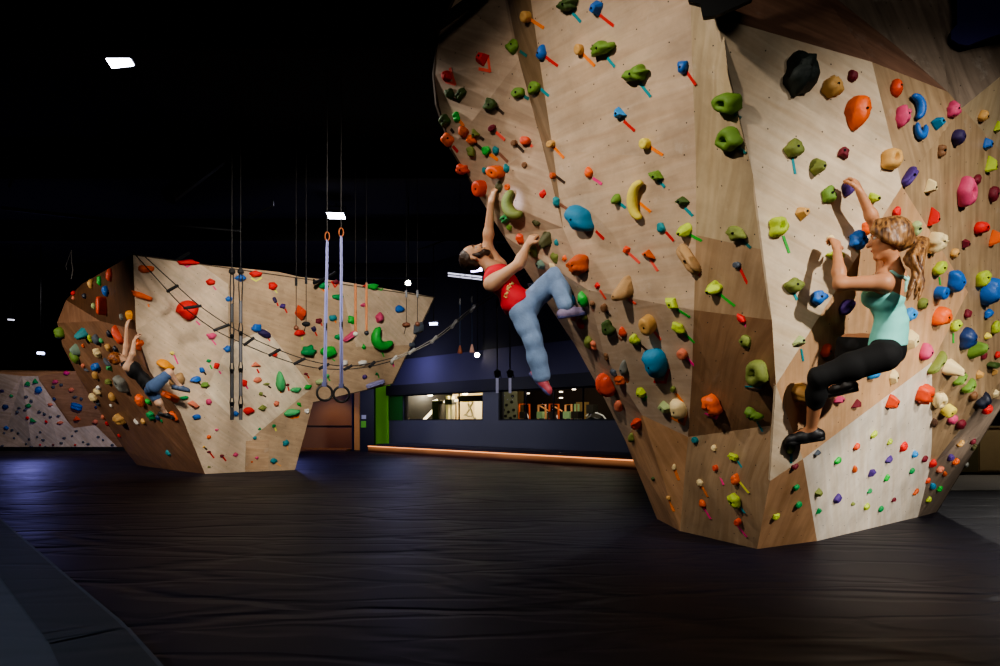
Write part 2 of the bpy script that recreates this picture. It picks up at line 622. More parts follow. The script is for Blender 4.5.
# ------------------------------------------------------------------ climbing holds
HC = dict(green='678a33', dkgreen='3c5220', lime='adc23a', bright='1fae3c', olive='75803a', dkolive='4c4a26', teal='157f86', blue='1e63b4', ltblue='3a93d6', dkblue='1b3566',
          navy='1d2233', purple='4a2f78', dkpurple='2f2150', pink='cf4a72', magenta='d8307c', maroon='6d1626', red='d8241f', redor='d94d2a', orange='ea6424', dkorange='c0541e',
          amber='f09a24', salmon='d97a5c', tan='c99a58', cream='e6cf9a', yellow='e4d15c', brown='7c5637', dkbrown='4a3120', grey='7f8078', black='1b2420', white='e6e1d8',
          palegreen='a9bb80', greygreen='79927e', lav='9a96c4', mint='4fb06a', emerald='128a48', woodtan='a98458', tealblue='1d7ba0', gold='d8a63a', slate='4b535e')
WORD = dict(green='green', dkgreen='dark green', lime='lime green', bright='bright green', olive='olive', dkolive='dark olive', teal='teal', blue='blue', ltblue='light blue', dkblue='dark blue',
            navy='navy', purple='purple', dkpurple='dark purple', pink='pink', magenta='magenta', maroon='maroon', red='red', redor='red-orange', orange='orange', dkorange='rust orange',
            amber='amber', salmon='salmon', tan='tan', cream='cream', yellow='yellow', brown='brown', dkbrown='dark brown', grey='grey', black='black', white='white',
            palegreen='pale green', greygreen='grey-green', lav='lavender', mint='mint green', emerald='emerald green', woodtan='wood-brown', tealblue='teal-blue', gold='golden', slate='slate')
TAPE = dict(t='0f8f98', o='f5801e', r='cc2018', s='ef5a4a', p='ee3a86', g='2fae3a', y='e6e65a', d='3d2a1c', b='8a5a44', k='1b6a66', e='d9a060')
TWORD = dict(t='teal', o='orange', r='red', s='salmon', p='pink', g='green', y='yellow', d='dark brown', b='brown', k='dark teal', e='tan')

# x y w h kind colour rot [tape: colour x y x y ...]      kinds: b blob, j jug, w wedge, p pinch, c half moon, h pocket, t teardrop,
# m banana, k knob, n horn, r ribbed, e lumpy
MAIN_LEFT = """
481 58 14 16 w red 10 s 488 57 490 71 480 69
526 17 9 13 k tan 0 o 530 19 544 28
513 47 14 12 j green -20 k 520 51 527 56
541 52 10 18 t blue -8 r 546 57 558 66
446 76 9 12 b red 20 s 450 68 455 84 447 82
449 94 9 12 b dkgreen 20 d 453 99 460 102
460 94 13 10 p dkgreen 40
490 105 14 13 j dkgreen 35 d 497 108 504 114
518 93 13 11 j green 10 k 524 96 529 99
534 88 13 13 j green 20 t 541 89 549 96
456 117 6 11 p bright 20 o 459 120 464 126
444 121 11 14 p dkgreen 40 d 451 129 454 133
463 132 9 12 b dkorange 40
471 140 9 9 b orange 10 d 475 143 482 149
474 134 11 12 w olive 30 d 480 137 484 140
492 128 7 6 k maroon 30 s 496 132 505 140
446 139 12 15 p orange 45 r 453 146 458 152
514 143 5 6 k brown 0 d 517 145 524 152
525 141 10 10 j redor 10 s 531 145 541 158
471 152 9 11 j olive 20
486 151 8 9 j bright 20 o 490 154 498 160
495 150 6 9 t teal 30 b 499 153 508 162
462 170 13 11 e redor 0
480 189 11 18 k redor 0
484 170 5 7 t teal 40
496 172 16 14 k orange -10
506 168 6 9 t teal 30 b 509 171 519 180
525 165 5 6 k brown 0 d 528 167 536 172
553 176 5 6 k dkorange 0 d 556 176 565 183
508 187 5 6 k orange 0 d 511 190 517 196
499 187 8 12 b dkolive 0
543 194 7 8 b red 20 s 547 196 552 200
556 202 7 9 b teal 20 b 560 204 569 210
511 207 17 24 m olive 35
506 218 17 9 p mint 35
510 227 7 7 b green 20
537 223 8 6 e dkolive 0
578 219 30 25 b tealblue -20 r 596 231 604 239
520 239 9 10 b redor 0
527 247 5 7 b orange 0
534 239 6 6 b green 0
533 252 11 11 b olive 30
545 240 13 14 n dkolive 20
557 243 6 6 b teal 30
541 265 14 16 w greygreen 0
555 258 8 9 b olive 30
553 267 8 6 b cream 0
565 259 5 7 b orange 0
577 265 22 22 r dkorange 20 d 584 269 588 272
597 286 6 7 w red 20 s 600 290 606 299
622 289 14 29 n woodtan 0 s 629 299 636 304
582 300 11 14 b bright 10
571 300 8 12 p ltblue 10
592 304 5 5 b brown 0 b 591 307 594 311
604 308 5 7 k brown 10 d 606 311 611 316
583 316 8 8 b olive 20
580 324 7 9 b red 20
573 318 5 6 b salmon 0
608 329 13 14 j dkgreen 10 b 617 336 622 340
622 332 7 9 t redor 20
648 325 13 18 k tan 30 s 654 331 661 340
634 340 11 9 r lime 10 d 640 344 648 351
588 343 9 13 b olive 10
593 346 6 9 p salmon 20
606 357 4 7 p brown 20
654 364 25 28 b tealblue 15 r 669 369 665 382 655 382
623 368 8 17 t grey 10 o 626 378 628 382
605 386 20 23 b redor 30
613 373 6 7 b slate 0
619 381 12 9 p dkorange 40
618 406 8 13 b salmon 20
640 393 13 12 w lime 0 g 644 401 646 396
664 408 13 15 w palegreen 30 g 668 413 670 408
678 410 15 20 b cream 20 o 671 417 684 424 687 413
673 389 4 5 k olive 0 o 676 393 683 402
636 424 8 17 e redor 0
631 438 6 9 b olive 20
682 354 8 8 k salmon 20 p 686 357 695 366
567 5 21 14 e dkgreen 10 t 570 10 581 22
595 8 14 23 w blue 10 r 600 15 614 26
579 50 7 11 k tan 10 o 582 53 595 66
602 48 24 15 e green 10 t 607 57 615 67
635 74 25 16 e green 12 t 640 83 651 97
619 114 14 17 w ltblue 10 r 624 121 635 131
551 144 7 7 k tan 20 o 554 147 564 158
645 144 9 12 k yellow 0 o 650 147 663 155
588 172 8 11 t orange 20 p 593 178 602 184
655 176 19 12 w green -8 t 658 180 665 187
615 199 9 11 n green 10 t 618 202 626 208
635 200 15 35 m yellow 5 o 640 203 651 212
661 228 7 9 j teal 20 r 666 232 674 241
682 67 10 15 b blue 10 r 687 72 696 85
681 202 15 11 w dkgreen 5 t 685 208 693 216
683 230 14 13 n lime 10 g 689 234 702 241
647 254 16 10 w dkorange 0 s 650 259 658 271
626 250 8 8 w redor 30 s 629 253 640 263
688 260 34 14 p woodtan -40 r 698 272 707 284
671 304 15 13 w lime -20 g 677 309 690 317
678 328 13 9 j lime 5 g 683 332 695 343
"""
MAIN_CENTRE = """
724 104 26 22 h green 0 k 735 114 741 118
728 140 24 24 h green 10 k 738 147 746 153
736 234 19 15 j olive 0 k 742 240 751 248
712 288 15 15 n lime 10 g 720 294 735 306
737 265 6 6 k slate 0 r 740 268 748 284
741 319 9 6 b red 0 p 743 322 755 336
745 342 12 14 b olive 0 k 751 349 756 355
756 374 24 29 h olive -20 t 745 386 760 387 768 377
711 405 20 18 e orange 10 p 705 413 716 418 722 409
753 416 16 13 r green 10 t 757 421 763 432
695 440 6 5 k teal 0 r 697 443 706 453
714 448 5 6 e cream 0 o 715 450 723 462
733 457 11 7 e lime 0 t 737 460 744 470
716 468 5 6 k redor 0 p 718 471 724 485
735 479 9 13 t orange 0 y 740 482 749 493
700 483 6 6 e cream 0 o 702 486 708 497
702 504 6 7 b orange 0 p 704 508 711 519
734 501 13 12 e lime 0 t 738 504 745 513
738 522 5 7 k redor 0 p 738 526 747 537
674 467 4 6 t cream 0 o 675 470 679 480
653 479 3 5 b dkgreen 0
668 498 4 4 b tan 0 o 669 500 674 511
"""
MAIN_RIGHT = """
802 74 31 45 e black 5
833 87 21 21 e tan 0
853 76 9 13 b maroon 10
859 113 27 39 t orange 175
794 149 20 18 j olive 0 t 792 157 795 174
819 165 14 20 n olive -20
844 153 11 17 c maroon 60
850 187 15 18 b purple -20
829 195 14 18 j green 0
803 212 17 20 w tan -30
779 227 20 22 h lime 0 g 783 236 789 253
831 239 7 8 b cream 0
837 255 19 10 b lime 0
859 240 17 20 e blue 30
868 228 12 14 b orange 0
875 197 10 12 n lime 0
892 159 22 23 h tan 30
897 88 11 18 b redor 15
903 116 12 22 e pink 0
919 106 14 21 m blue 200
921 133 17 13 m blue 90
939 123 18 13 w tealblue 0
954 110 12 16 e pink 0
984 116 11 13 b tan 0
959 138 16 20 t dkpurple 190
988 144 10 15 w blue 20
998 128 6 18 w lime 0
942 151 8 15 p brown 10
911 176 26 12 p purple 50
931 188 15 19 w cream 0
967 193 18 32 h pink 15
977 180 9 9 b maroon 30
991 167 12 22 w lime 10
994 194 9 17 b maroon 10
934 219 12 22 w red 10
917 229 11 18 p palegreen 25
937 242 17 22 e cream 0
955 254 10 12 t tan 200
966 244 10 12 w maroon -30
982 228 17 15 b red 0
995 240 11 24 w orange 10
920 257 8 11 t orange 20
940 269 15 15 j lime 25 g 939 277 940 285
941 293 12 14 k blue 0
957 281 18 24 b blue 20
983 279 15 18 j lime 35 g 981 288 981 295
992 291 22 30 r blue 20
923 304 10 13 b olive 10
910 315 15 15 j ltblue 30
942 317 20 20 r orange 30
968 314 7 9 b maroon 10
989 314 9 10 b blue 20
956 326 12 12 j lime 25 g 953 333 953 343
969 339 18 23 b dkblue 30
996 328 9 13 j lime 10
988 336 9 8 w yellow 0
978 351 13 22 n green 190
984 355 6 9 b maroon 20
911 341 18 27 w cream -15
927 352 14 19 b pink 30
939 363 28 9 p olive 50
954 368 15 20 n cream 30
998 355 6 7 b red 0
993 365 13 7 k dkgreen 0
962 379 16 8 p green 45
970 387 16 9 p green 45
980 375 9 12 w tan 0
995 372 8 8 w tan 40
974 397 7 10 b brown 20
985 402 18 13 p navy 45
988 410 11 9 b red 20
996 394 6 9 w cream 0
893 402 15 20 w redor 20
925 395 17 23 r redor 25
940 401 14 19 h cream 20
948 411 11 12 k yellow 0
953 420 8 10 b pink 20
961 425 8 10 b maroon 20
934 423 6 8 e dkbrown 20
875 372 15 17 b ltblue 0
894 377 9 19 w cream 10
857 405 10 11 w maroon 0
803 392 20 18 n tan 0
840 400 15 9 w pink 20
791 449 8 10 b olive 0 t 791 453 791 463
801 341 15 15 w palegreen 0 t 801 349 803 361
827 351 11 14 b redor -30
794 286 19 16 j olive 0 t 793 292 797 300
819 298 18 15 j blue 30
841 285 9 11 b orange 0
847 307 18 15 j purple 30
897 213 8 11 b red 10
893 355 7 6 b cream 0
818 453 8 6 w slate 0
795 467 7 5 b maroon 20
838 461 7 6 b bright 0
857 447 6 7 b redor 20
855 469 5 8 t dkorange 20
874 435 7 6 p lime 30
890 442 5 5 b lime 30
904 447 7 9 b red 20
915 454 6 8 t ltblue 30
925 459 6 6 b maroon 20
889 460 9 7 w purple 30
872 473 9 8 w purple 30
887 478 5 6 b bright 0
912 471 5 5 b emerald 30
870 491 6 5 w emerald 20
796 488 6 6 b emerald 0
799 505 7 6 b emerald 20
776 517 7 6 b lime 0
819 493 10 9 w olive 0
819 511 7 6 w emerald 30
838 499 8 9 p purple 40
853 504 5 5 w olive 20
867 507 6 6 b lime 0
881 509 5 6 b emerald 30
894 500 5 5 w maroon 30
916 492 6 5 c dkorange 40
933 464 7 8 b red 30
940 470 6 6 e salmon 0
945 474 4 5 b dkorange 20
928 481 5 5 b redor 0
933 486 6 7 t tealblue 30
940 489 5 5 b bright 0
929 500 5 5 b lime 0
951 458 6 7 b purple 30
956 462 6 6 b orange 0
961 444 6 6 b tan 0
973 442 5 5 b maroon 0
974 447 4 6 e dkolive 0
967 465 4 5 p grey 30
"""
LEFT = """
73 293 5 4 b red 0
73 298 3 4 b salmon 0
90 284 5 9 b tan 0
99 281 4 10 p bright 0
109 275 6 11 b redor 0
105 291 7 13 p blue 40
102 306 6 20 k redor 0
84 296 5 5 b navy 0
93 306 4 7 w palegreen 0
121 317 4 6 b grey 0
129 316 8 12 t amber 180
59 333 10 12 b green 20
81 334 11 11 n teal 0
90 339 4 7 b lime 10
96 340 7 10 b slate 30
101 341 4 5 b mint 20
109 334 5 7 b navy 30
117 335 18 8 p redor -52
140 345 6 12 p orange -30
75 350 10 6 n greygreen -60
74 357 8 11 b green 30
83 346 3 4 b orange 0
97 353 7 8 e cream 0
108 348 7 7 b tan 0
115 349 5 5 b navy 0
96 367 10 9 r blue 30
95 376 6 8 b tan 0
107 363 10 4 p slate -30
109 368 9 6 w mint 30
83 366 4 4 b salmon 0
86 370 6 3 w slate 0
121 385 12 19 h grey 30
108 382 7 5 e olive 0
98 388 5 4 b white 20
97 392 8 5 b cream 0
93 398 8 7 e cream 0
98 404 4 4 b slate 0
112 398 9 8 t tan 130
111 406 3 3 b white 0
119 420 12 9 e tan 0
140 401 8 12 e orange 0
148 402 6 5 b bright 0
151 416 8 8 e emerald 20
158 418 5 5 b dkblue 0
162 421 3 4 b emerald 0
136 422 6 3 p white -30
143 422 5 5 b tan 30
107 424 3 4 b red 0
95 422 4 4 b salmon 0
119 436 3 3 b red 0
168 453 6 5 b teal 0
173 417 7 10 b orange 20
146 269 11 7 b orange 0
142 296 17 9 c orange -25 o 148 304 149 307
188 261 15 5 b red 0 p 180 261 187 267 196 261
189 311 21 23 t red 180 p 196 321 200 325
211 282 10 8 w red 0 p 213 286 216 290
212 336 7 6 b pink 0 p 212 340 216 345
229 299 5 5 b blue 0
228 349 6 6 b blue 0
172 353 3 3 k yellow 0 p 174 355 178 364
166 365 15 9 n amber -35
178 380 13 13 b woodtan 20
171 397 16 8 p orange -35
184 398 6 4 b emerald 0
194 405 12 8 w salmon -25
196 379 8 7 c blue 180 d 198 382 201 385
202 370 4 5 b blue 0 d 204 372 206 375
205 385 6 5 e green 0
209 361 5 4 w emerald 0 g 210 365 212 369
217 366 6 7 w red 20 p 219 371 221 374
209 402 4 6 b pink 0
197 417 6 5 b blue 0
236 414 4 5 b blue 0
241 278 11 8 w blue 180
256 274 9 6 b red 0 y 251 278 256 281 261 278
273 286 7 7 b red 0 y 275 290 277 293
275 300 3 6 p dkpurple 20 r 277 303 278 306
283 306 6 6 w purple 20 r 285 309 287 313
257 328 8 7 b blue 0
265 334 10 7 b dkpurple -20 s 268 338 270 341
302 313 13 17 w redor 0
300 333 8 6 b red 0 y 302 337 302 340
309 351 12 11 e emerald 0
329 352 14 12 b bright 0 g 332 359 335 361
275 355 4 4 b red 0
256 365 8 6 w salmon 0 r 257 369 259 373
258 380 6 5 b salmon 0
267 384 6 3 w olive 0 d 268 386 271 388
281 381 9 22 t mint 0 o 280 390 281 393
288 385 4 3 w maroon 0 r 288 387 289 391
296 390 8 7 c mint 0
261 394 4 5 w olive 30 d 263 395 266 397
277 404 6 7 w salmon 0
263 408 8 6 w olive 0
249 411 8 7 b red 0
244 383 5 6 b red 0 p 246 386 248 389
292 413 14 7 b mint 0 o 285 416 292 418 298 417
299 404 3 3 b bright 0 g 300 405 301 407
307 411 4 4 h white 0
308 387 6 4 j bright 0
306 374 4 3 w maroon 0 r 307 375 309 378
321 382 9 5 b palegreen 0
327 376 4 4 b mint 0 g 328 378 330 381
319 321 5 5 b maroon 0 r 321 323 322 326
314 329 4 5 b dkpurple 0 r 315 332 317 336
333 318 6 6 b teal 0 o 335 321 336 323
339 337 6 6 b emerald 0
352 320 6 8 b bright 0
324 286 8 6 b emerald 0 o 320 287 324 291 328 289
336 282 5 4 b maroon 0 r 331 281 335 287 339 282
338 297 9 5 b emerald 0
369 285 6 3 b red 0
364 305 5 4 b pink 0
381 283 12 9 c bright 0 g 376 287 381 290 387 286
381 318 8 9 n pink -120
380 341 15 20 m bright 40 g 382 352 384 357
400 309 7 7 b blue 0
351 336 15 5 p pink 30
345 363 5 5 b white 0
363 363 7 5 e white 0
364 347 4 6 w bright 0
365 377 4 4 b purple 0
376 384 17 5 p lav 10
420 328 14 14 w slate 40
413 345 5 5 b slate 0
377 374 4 3 w emerald 0 g 378 375 379 378
392 363 3 3 b grey 0 p 393 364 394 367
209 452 4 3 w maroon 0 r 210 453 214 458
222 456 3 3 b maroon 0 r 223 457 226 461
204 447 3 2 w gold 0 d 205 448 207 450
217 430 4 3 w pink 0
209 437 3 4 b orange 0
255 438 3 3 b teal 0
260 429 3 3 w emerald 0
274 426 3 3 b emerald 0 y 275 428 276 431
286 443 5 5 b teal 0 e 287 446 288 450
274 461 5 5 b teal 0 e 276 463 281 466
236 455 4 5 w pink 0
257 458 4 4 w pink 0
252 462 2 2 b dkorange 0 y 252 463 255 467
209 467 3 2 w olive 0
"""
FAR = """
27 384 6 6 w emerald 0
35 382 6 6 w emerald 0
38 390 7 6 b blue 20
11 396 4 4 w emerald 0
28 406 6 5 w emerald 0
5 407 5 5 b dkblue 0
32 421 6 6 w emerald 20
27 418 3 3 b red 0
46 422 3 4 w red 20
6 428 4 4 b blue 0
2 391 4 3 b dkpurple 0
55 382 5 4 b pink 0
66 373 5 4 b magenta 0
60 423 5 3 b salmon 0
76 407 11 7 p blue -20
76 419 7 6 w redor 0
95 422 5 4 b salmon 0
71 390 5 4 b salmon 0
50 405 4 3 b salmon 0
54 399 3 3 b dkblue 0
75 397 5 3 w slate 0
58 416 4 3 w slate 0
81 399 3 3 b slate 0
96 407 5 3 w dkblue 0
26 397 3 3 b slate 0
31 401 3 3 b slate 0
19 408 3 2 b slate 0
17 412 3 3 b slate 0
25 410 3 2 b slate 0
39 412 3 3 b slate 0
44 414 3 3 b slate 0
50 417 3 2 b slate 0
53 387 3 3 b slate 0
61 385 3 3 b slate 0
4 433 2 2 b slate 0
12 430 3 2 b slate 0
18 433 2 2 b slate 0
14 438 2 2 b slate 0
29 439 2 2 b slate 0
43 440 3 2 b slate 0
40 432 2 2 b slate 0
37 437 2 2 b slate 0
61 443 3 2 b slate 0
64 438 3 2 b slate 0
53 445 2 2 b maroon 0
40 445 2 2 b red 0
45 447 2 2 b slate 0
31 447 3 2 b slate 0
26 444 2 2 b slate 0
2 446 3 2 b slate 0
8 448 3 2 b slate 0
76 431 3 2 b slate 0
72 436 2 2 b slate 0
83 442 2 2 b slate 0
88 444 3 2 b slate 0
98 437 3 2 b slate 0
103 440 2 2 b slate 0
112 445 3 2 b slate 0
75 445 2 2 b red 0
"""
# landmarks that other holds are described by:  x y phrase   (those that are holds themselves carry that phrase as their own label's core)
ANCH_MAIN = [(802, 74, 'black rock-like hold', 'big black rock-like hold with a deep pocket, high on the pale panel'),
             (859, 113, 'big orange hold', 'big bright orange smooth hold above the woman on the pale panel'),
             (635, 200, 'yellow banana-shaped hold', 'yellow banana-shaped hold with orange tape in the middle of the left face'),
             (578, 219, 'big teal hold casting shadow', 'big rounded teal hold casting a long shadow on the left face'),
             (654, 364, 'big teal hold with L-tape', 'big teal hold with L-shaped dark red tape beneath it'),
             (756, 374, 'big slotted olive hold', 'big olive hold with a diagonal slot on the dark front edge'),
             (711, 405, 'lumpy orange hold', 'lumpy orange hold above a pink V of tape on the shade-toned front edge panel'),
             (605, 386, 'big red-orange edge hold', 'big red-orange hold jutting out from the lower left edge of the large boulder'),
             (577, 265, 'ribbed rust-brown hold', 'ribbed rust-brown hold with vertical ridges beside the climbing man'),
             (622, 289, 'tapered wood-brown hold', 'tapered wood-brown hold, narrow at the top and fat below'),
             (688, 260, 'long diagonal tan hold', 'long diagonal tan hold with red-orange tape at its lower end'),
             (724, 104, 'upper green melon hold', 'upper of two round green melon-like holds near the pale panel edge'),
             (728, 140, 'lower green melon hold', 'lower of two round green melon-like holds near the pale panel edge'),
             (635, 74, 'lower caterpillar-like green hold', 'lower green caterpillar-like hold with teal tape, high on the left face'),
             (602, 48, 'upper caterpillar-like green hold', 'green caterpillar-like hold with dark top beside a tan disc hold'),
             (619, 114, 'bright blue gem hold', 'bright blue gem-shaped hold with red tape amid chalk marks'),
             (481, 58, 'red faceted hold', 'red faceted hold with salmon tape, top of the left side panel'),
             (541, 52, 'blue egg-shaped hold', 'blue egg-shaped hold with red tape near the top of the left face'),
             (511, 207, 'olive half-ring hold', 'olive half-ring hold curling off the left edge above the man'),
             (480, 189, 'upright orange edge hold', 'upright orange capsule hold on the left edge beside the raised hand'),
             (582, 300, 'chalky bright green foothold', 'bright chalky green hold under the toes of the man in jeans'),
             (859, 240, 'blue twin-pod hold', 'blue twin-pod hold in front of the face of the woman'),
             (850, 187, 'dark purple hand hold', 'dark purple hold gripped by the raised hand of the woman'),
             (892, 159, 'tan ring-shaped hold', 'tan ring-shaped hold with a looped top at the pale panel edge'),
             (967, 193, 'large pink pocketed hold', 'large dusky pink hold with a deep pocket at the upper right'),
             (911, 176, 'long purple hold', 'long purple slanted hold beside the pale panel edge'),
             (937, 242, 'popcorn-like cream hold', 'cream popcorn-like lumpy hold just right of the ponytail'),
             (992, 291, 'huge ribbed blue hold', 'huge ribbed blue hold at the right edge of the view'),
             (957, 281, 'blue boulder-shaped hold', 'blue boulder-shaped hold right of a small blue cube hold'),
             (942, 317, 'ribbed orange shell hold', 'ribbed bright orange shell-shaped hold to the right of the ponytail tip'),
             (911, 341, 'cream triangular hold', 'large cream triangular hold right of the teal shirt'),
             (927, 352, 'dusky pink hold', 'dusky pink hold right below the big cream triangle hold'),
             (925, 395, 'ribbed red-orange hold', 'ribbed red-orange leaf-shaped hold at the top of the pale lower panel'),
             (893, 402, 'red-orange diamond hold', 'red-orange diamond-shaped hold on the pale lower panel'),
             (803, 392, 'big tan horn hold', 'big tan horn hold with dark underside beside the knee of the woman'),
             (803, 341, None, None),
             (875, 372, 'sky blue round hold', 'sky blue round hold just under the hip of the woman'),
             (819, 298, 'blue scooped hold', 'blue scooped hold on the pale panel left of the teal shirt'),
             (847, 307, 'purple scooped hold', 'purple scooped hold right beside the teal shirt'),
             (779, 227, 'round lime dish hold', 'round lime dish-shaped hold with striped green tape near the front edge'),
             (840, 400, 'pink foothold', 'pink hold under the rear climbing shoe of the woman'),
             (791, 449, 'dark toe hold', 'dark olive hold under the front toes of the woman'),
             (969, 339, 'dark blue oval hold', 'dark blue glossy oval hold above a tall green horn hold'),
             (939, 363, 'long olive slanting hold', 'long olive slanting hold above the pale lower panel'),
             (985, 402, 'navy pointed hold', 'navy pointed hold beside a small red hold at the right edge'),
             (919, 106, 'blue claw hold', 'blue claw-shaped hold under the grey brown cap panel'),
             (921, 133, 'blue forked hold', 'blue forked hold with a pointed prong'),
             (959, 138, 'dark purple heart hold', 'dark purple heart-shaped hold at the upper right'),
             (833, 87, 'tan potato-like hold', 'tan potato-like hold next to the big black rock-like hold'),
             (794, 149, None, None)]
ANCH_LEFT = [(189, 311, 'big red heart hold', 'big red heart-shaped hold behind the slanting rope ladder'),
             (302, 313, 'big red-orange shield hold', 'big red-orange shield-shaped hold behind the hanging ball grips'),
             (380, 341, 'green crescent hold', 'big bright green crescent hold near the right end of the front face'),
             (281, 381, 'green carrot hold', 'mint green carrot-shaped hold pointing down on the bright birch diamond'),
             (292, 413, 'mint bar hold', 'mint green bar hold with orange tape low on the front face'),
             (121, 385, 'big grey pocketed hold', 'big grey pocketed hold under the climber in black'),
             (81, 334, 'teal cone hold', 'teal cone hold near the left edge of the brown panel'),
             (96, 367, 'blue striped hold', 'blue striped ball-like hold on the brown panel'),
             (129, 316, 'amber top hold', 'amber drop-shaped hold above the hands of the climber in black'),
             (117, 335, 'long red-orange bar hold', 'long slanted red-orange bar hold left of the raised arms'),
             (102, 306, 'upright orange bar hold', 'upright orange bar hold in the dark upper panel'),
             (59, 333, 'green knob at left tip', 'green knob hold on the far left tip of the boulder'),
             (166, 365, 'amber horn hold', 'amber horn hold above the knee of the climber in black'),
             (171, 397, 'long orange hold', 'long slanted orange hold under the front foot of the climber'),
             (142, 296, 'orange half-moon hold', 'orange half-moon hold near the top of the front edge'),
             (241, 278, 'blue diamond hold', 'blue diamond-shaped hold behind the right training pole'),
             (376, 384, 'lavender pad hold', 'flat lavender pad hold on the lower right wing'),
             (420, 328, 'slate triangle hold', 'slate grey triangular hold at the right tip'),
             (329, 352, 'round bright green hold', 'round bright green hold beside the ring strap'),
             (309, 351, 'spotted emerald hold', 'spotted emerald hold left of the ring strap'),
             (119, 420, 'lumpy tan hold', 'lumpy tan hold low on the brown panel with long shadow'),
             (140, 401, 'lumpy orange hold', 'lumpy orange hold below the climber in black'),
             (166, 453, None, None)]
ANCH_FAR = [(76, 407, 'blue oval hold', 'blue oval hold on the far wall beside the left boulder'),
            (32, 421, 'lowest emerald hold', 'lowest emerald hold on the far wall'),
            (38, 390, 'blue egg hold', 'blue egg-shaped hold under two emerald holds on the far wall'),
            (76, 419, 'red-orange wedge hold', 'red-orange wedge hold under the blue oval on the far wall')]

# ---------------------------------------------------------------- shapes
SEG = 22


def outline(kind, t, rnd):
    """radius of the outline at angle t (unit size)"""
    c, s = math.cos(t), math.sin(t)
    if kind == 'w':
        k = rnd['pts']
        best = 9
        for (a, d) in k:
            q = math.cos(t - a)
            if q > 1e-3:
                best = min(best, d / q)
        return min(best, 1.25)
    if kind == 't':
        return 0.72 + 0.28 * s - 0.10 * math.cos(2 * t) + 0.06 * abs(s) if False else 1.0 - 0.22 * (1 - abs(s)) * (1 if s > 0 else 0.2) - 0.28 * max(0, s) * (abs(c) ** 0.7)
    if kind == 'p':
        return 1.0 - 0.10 * math.cos(4 * t)
    if kind == 'k':
        return 1.0
    e = 1.0
    for a, ph, n in rnd['har']:
        e += a * math.cos(n * t + ph)
    return e


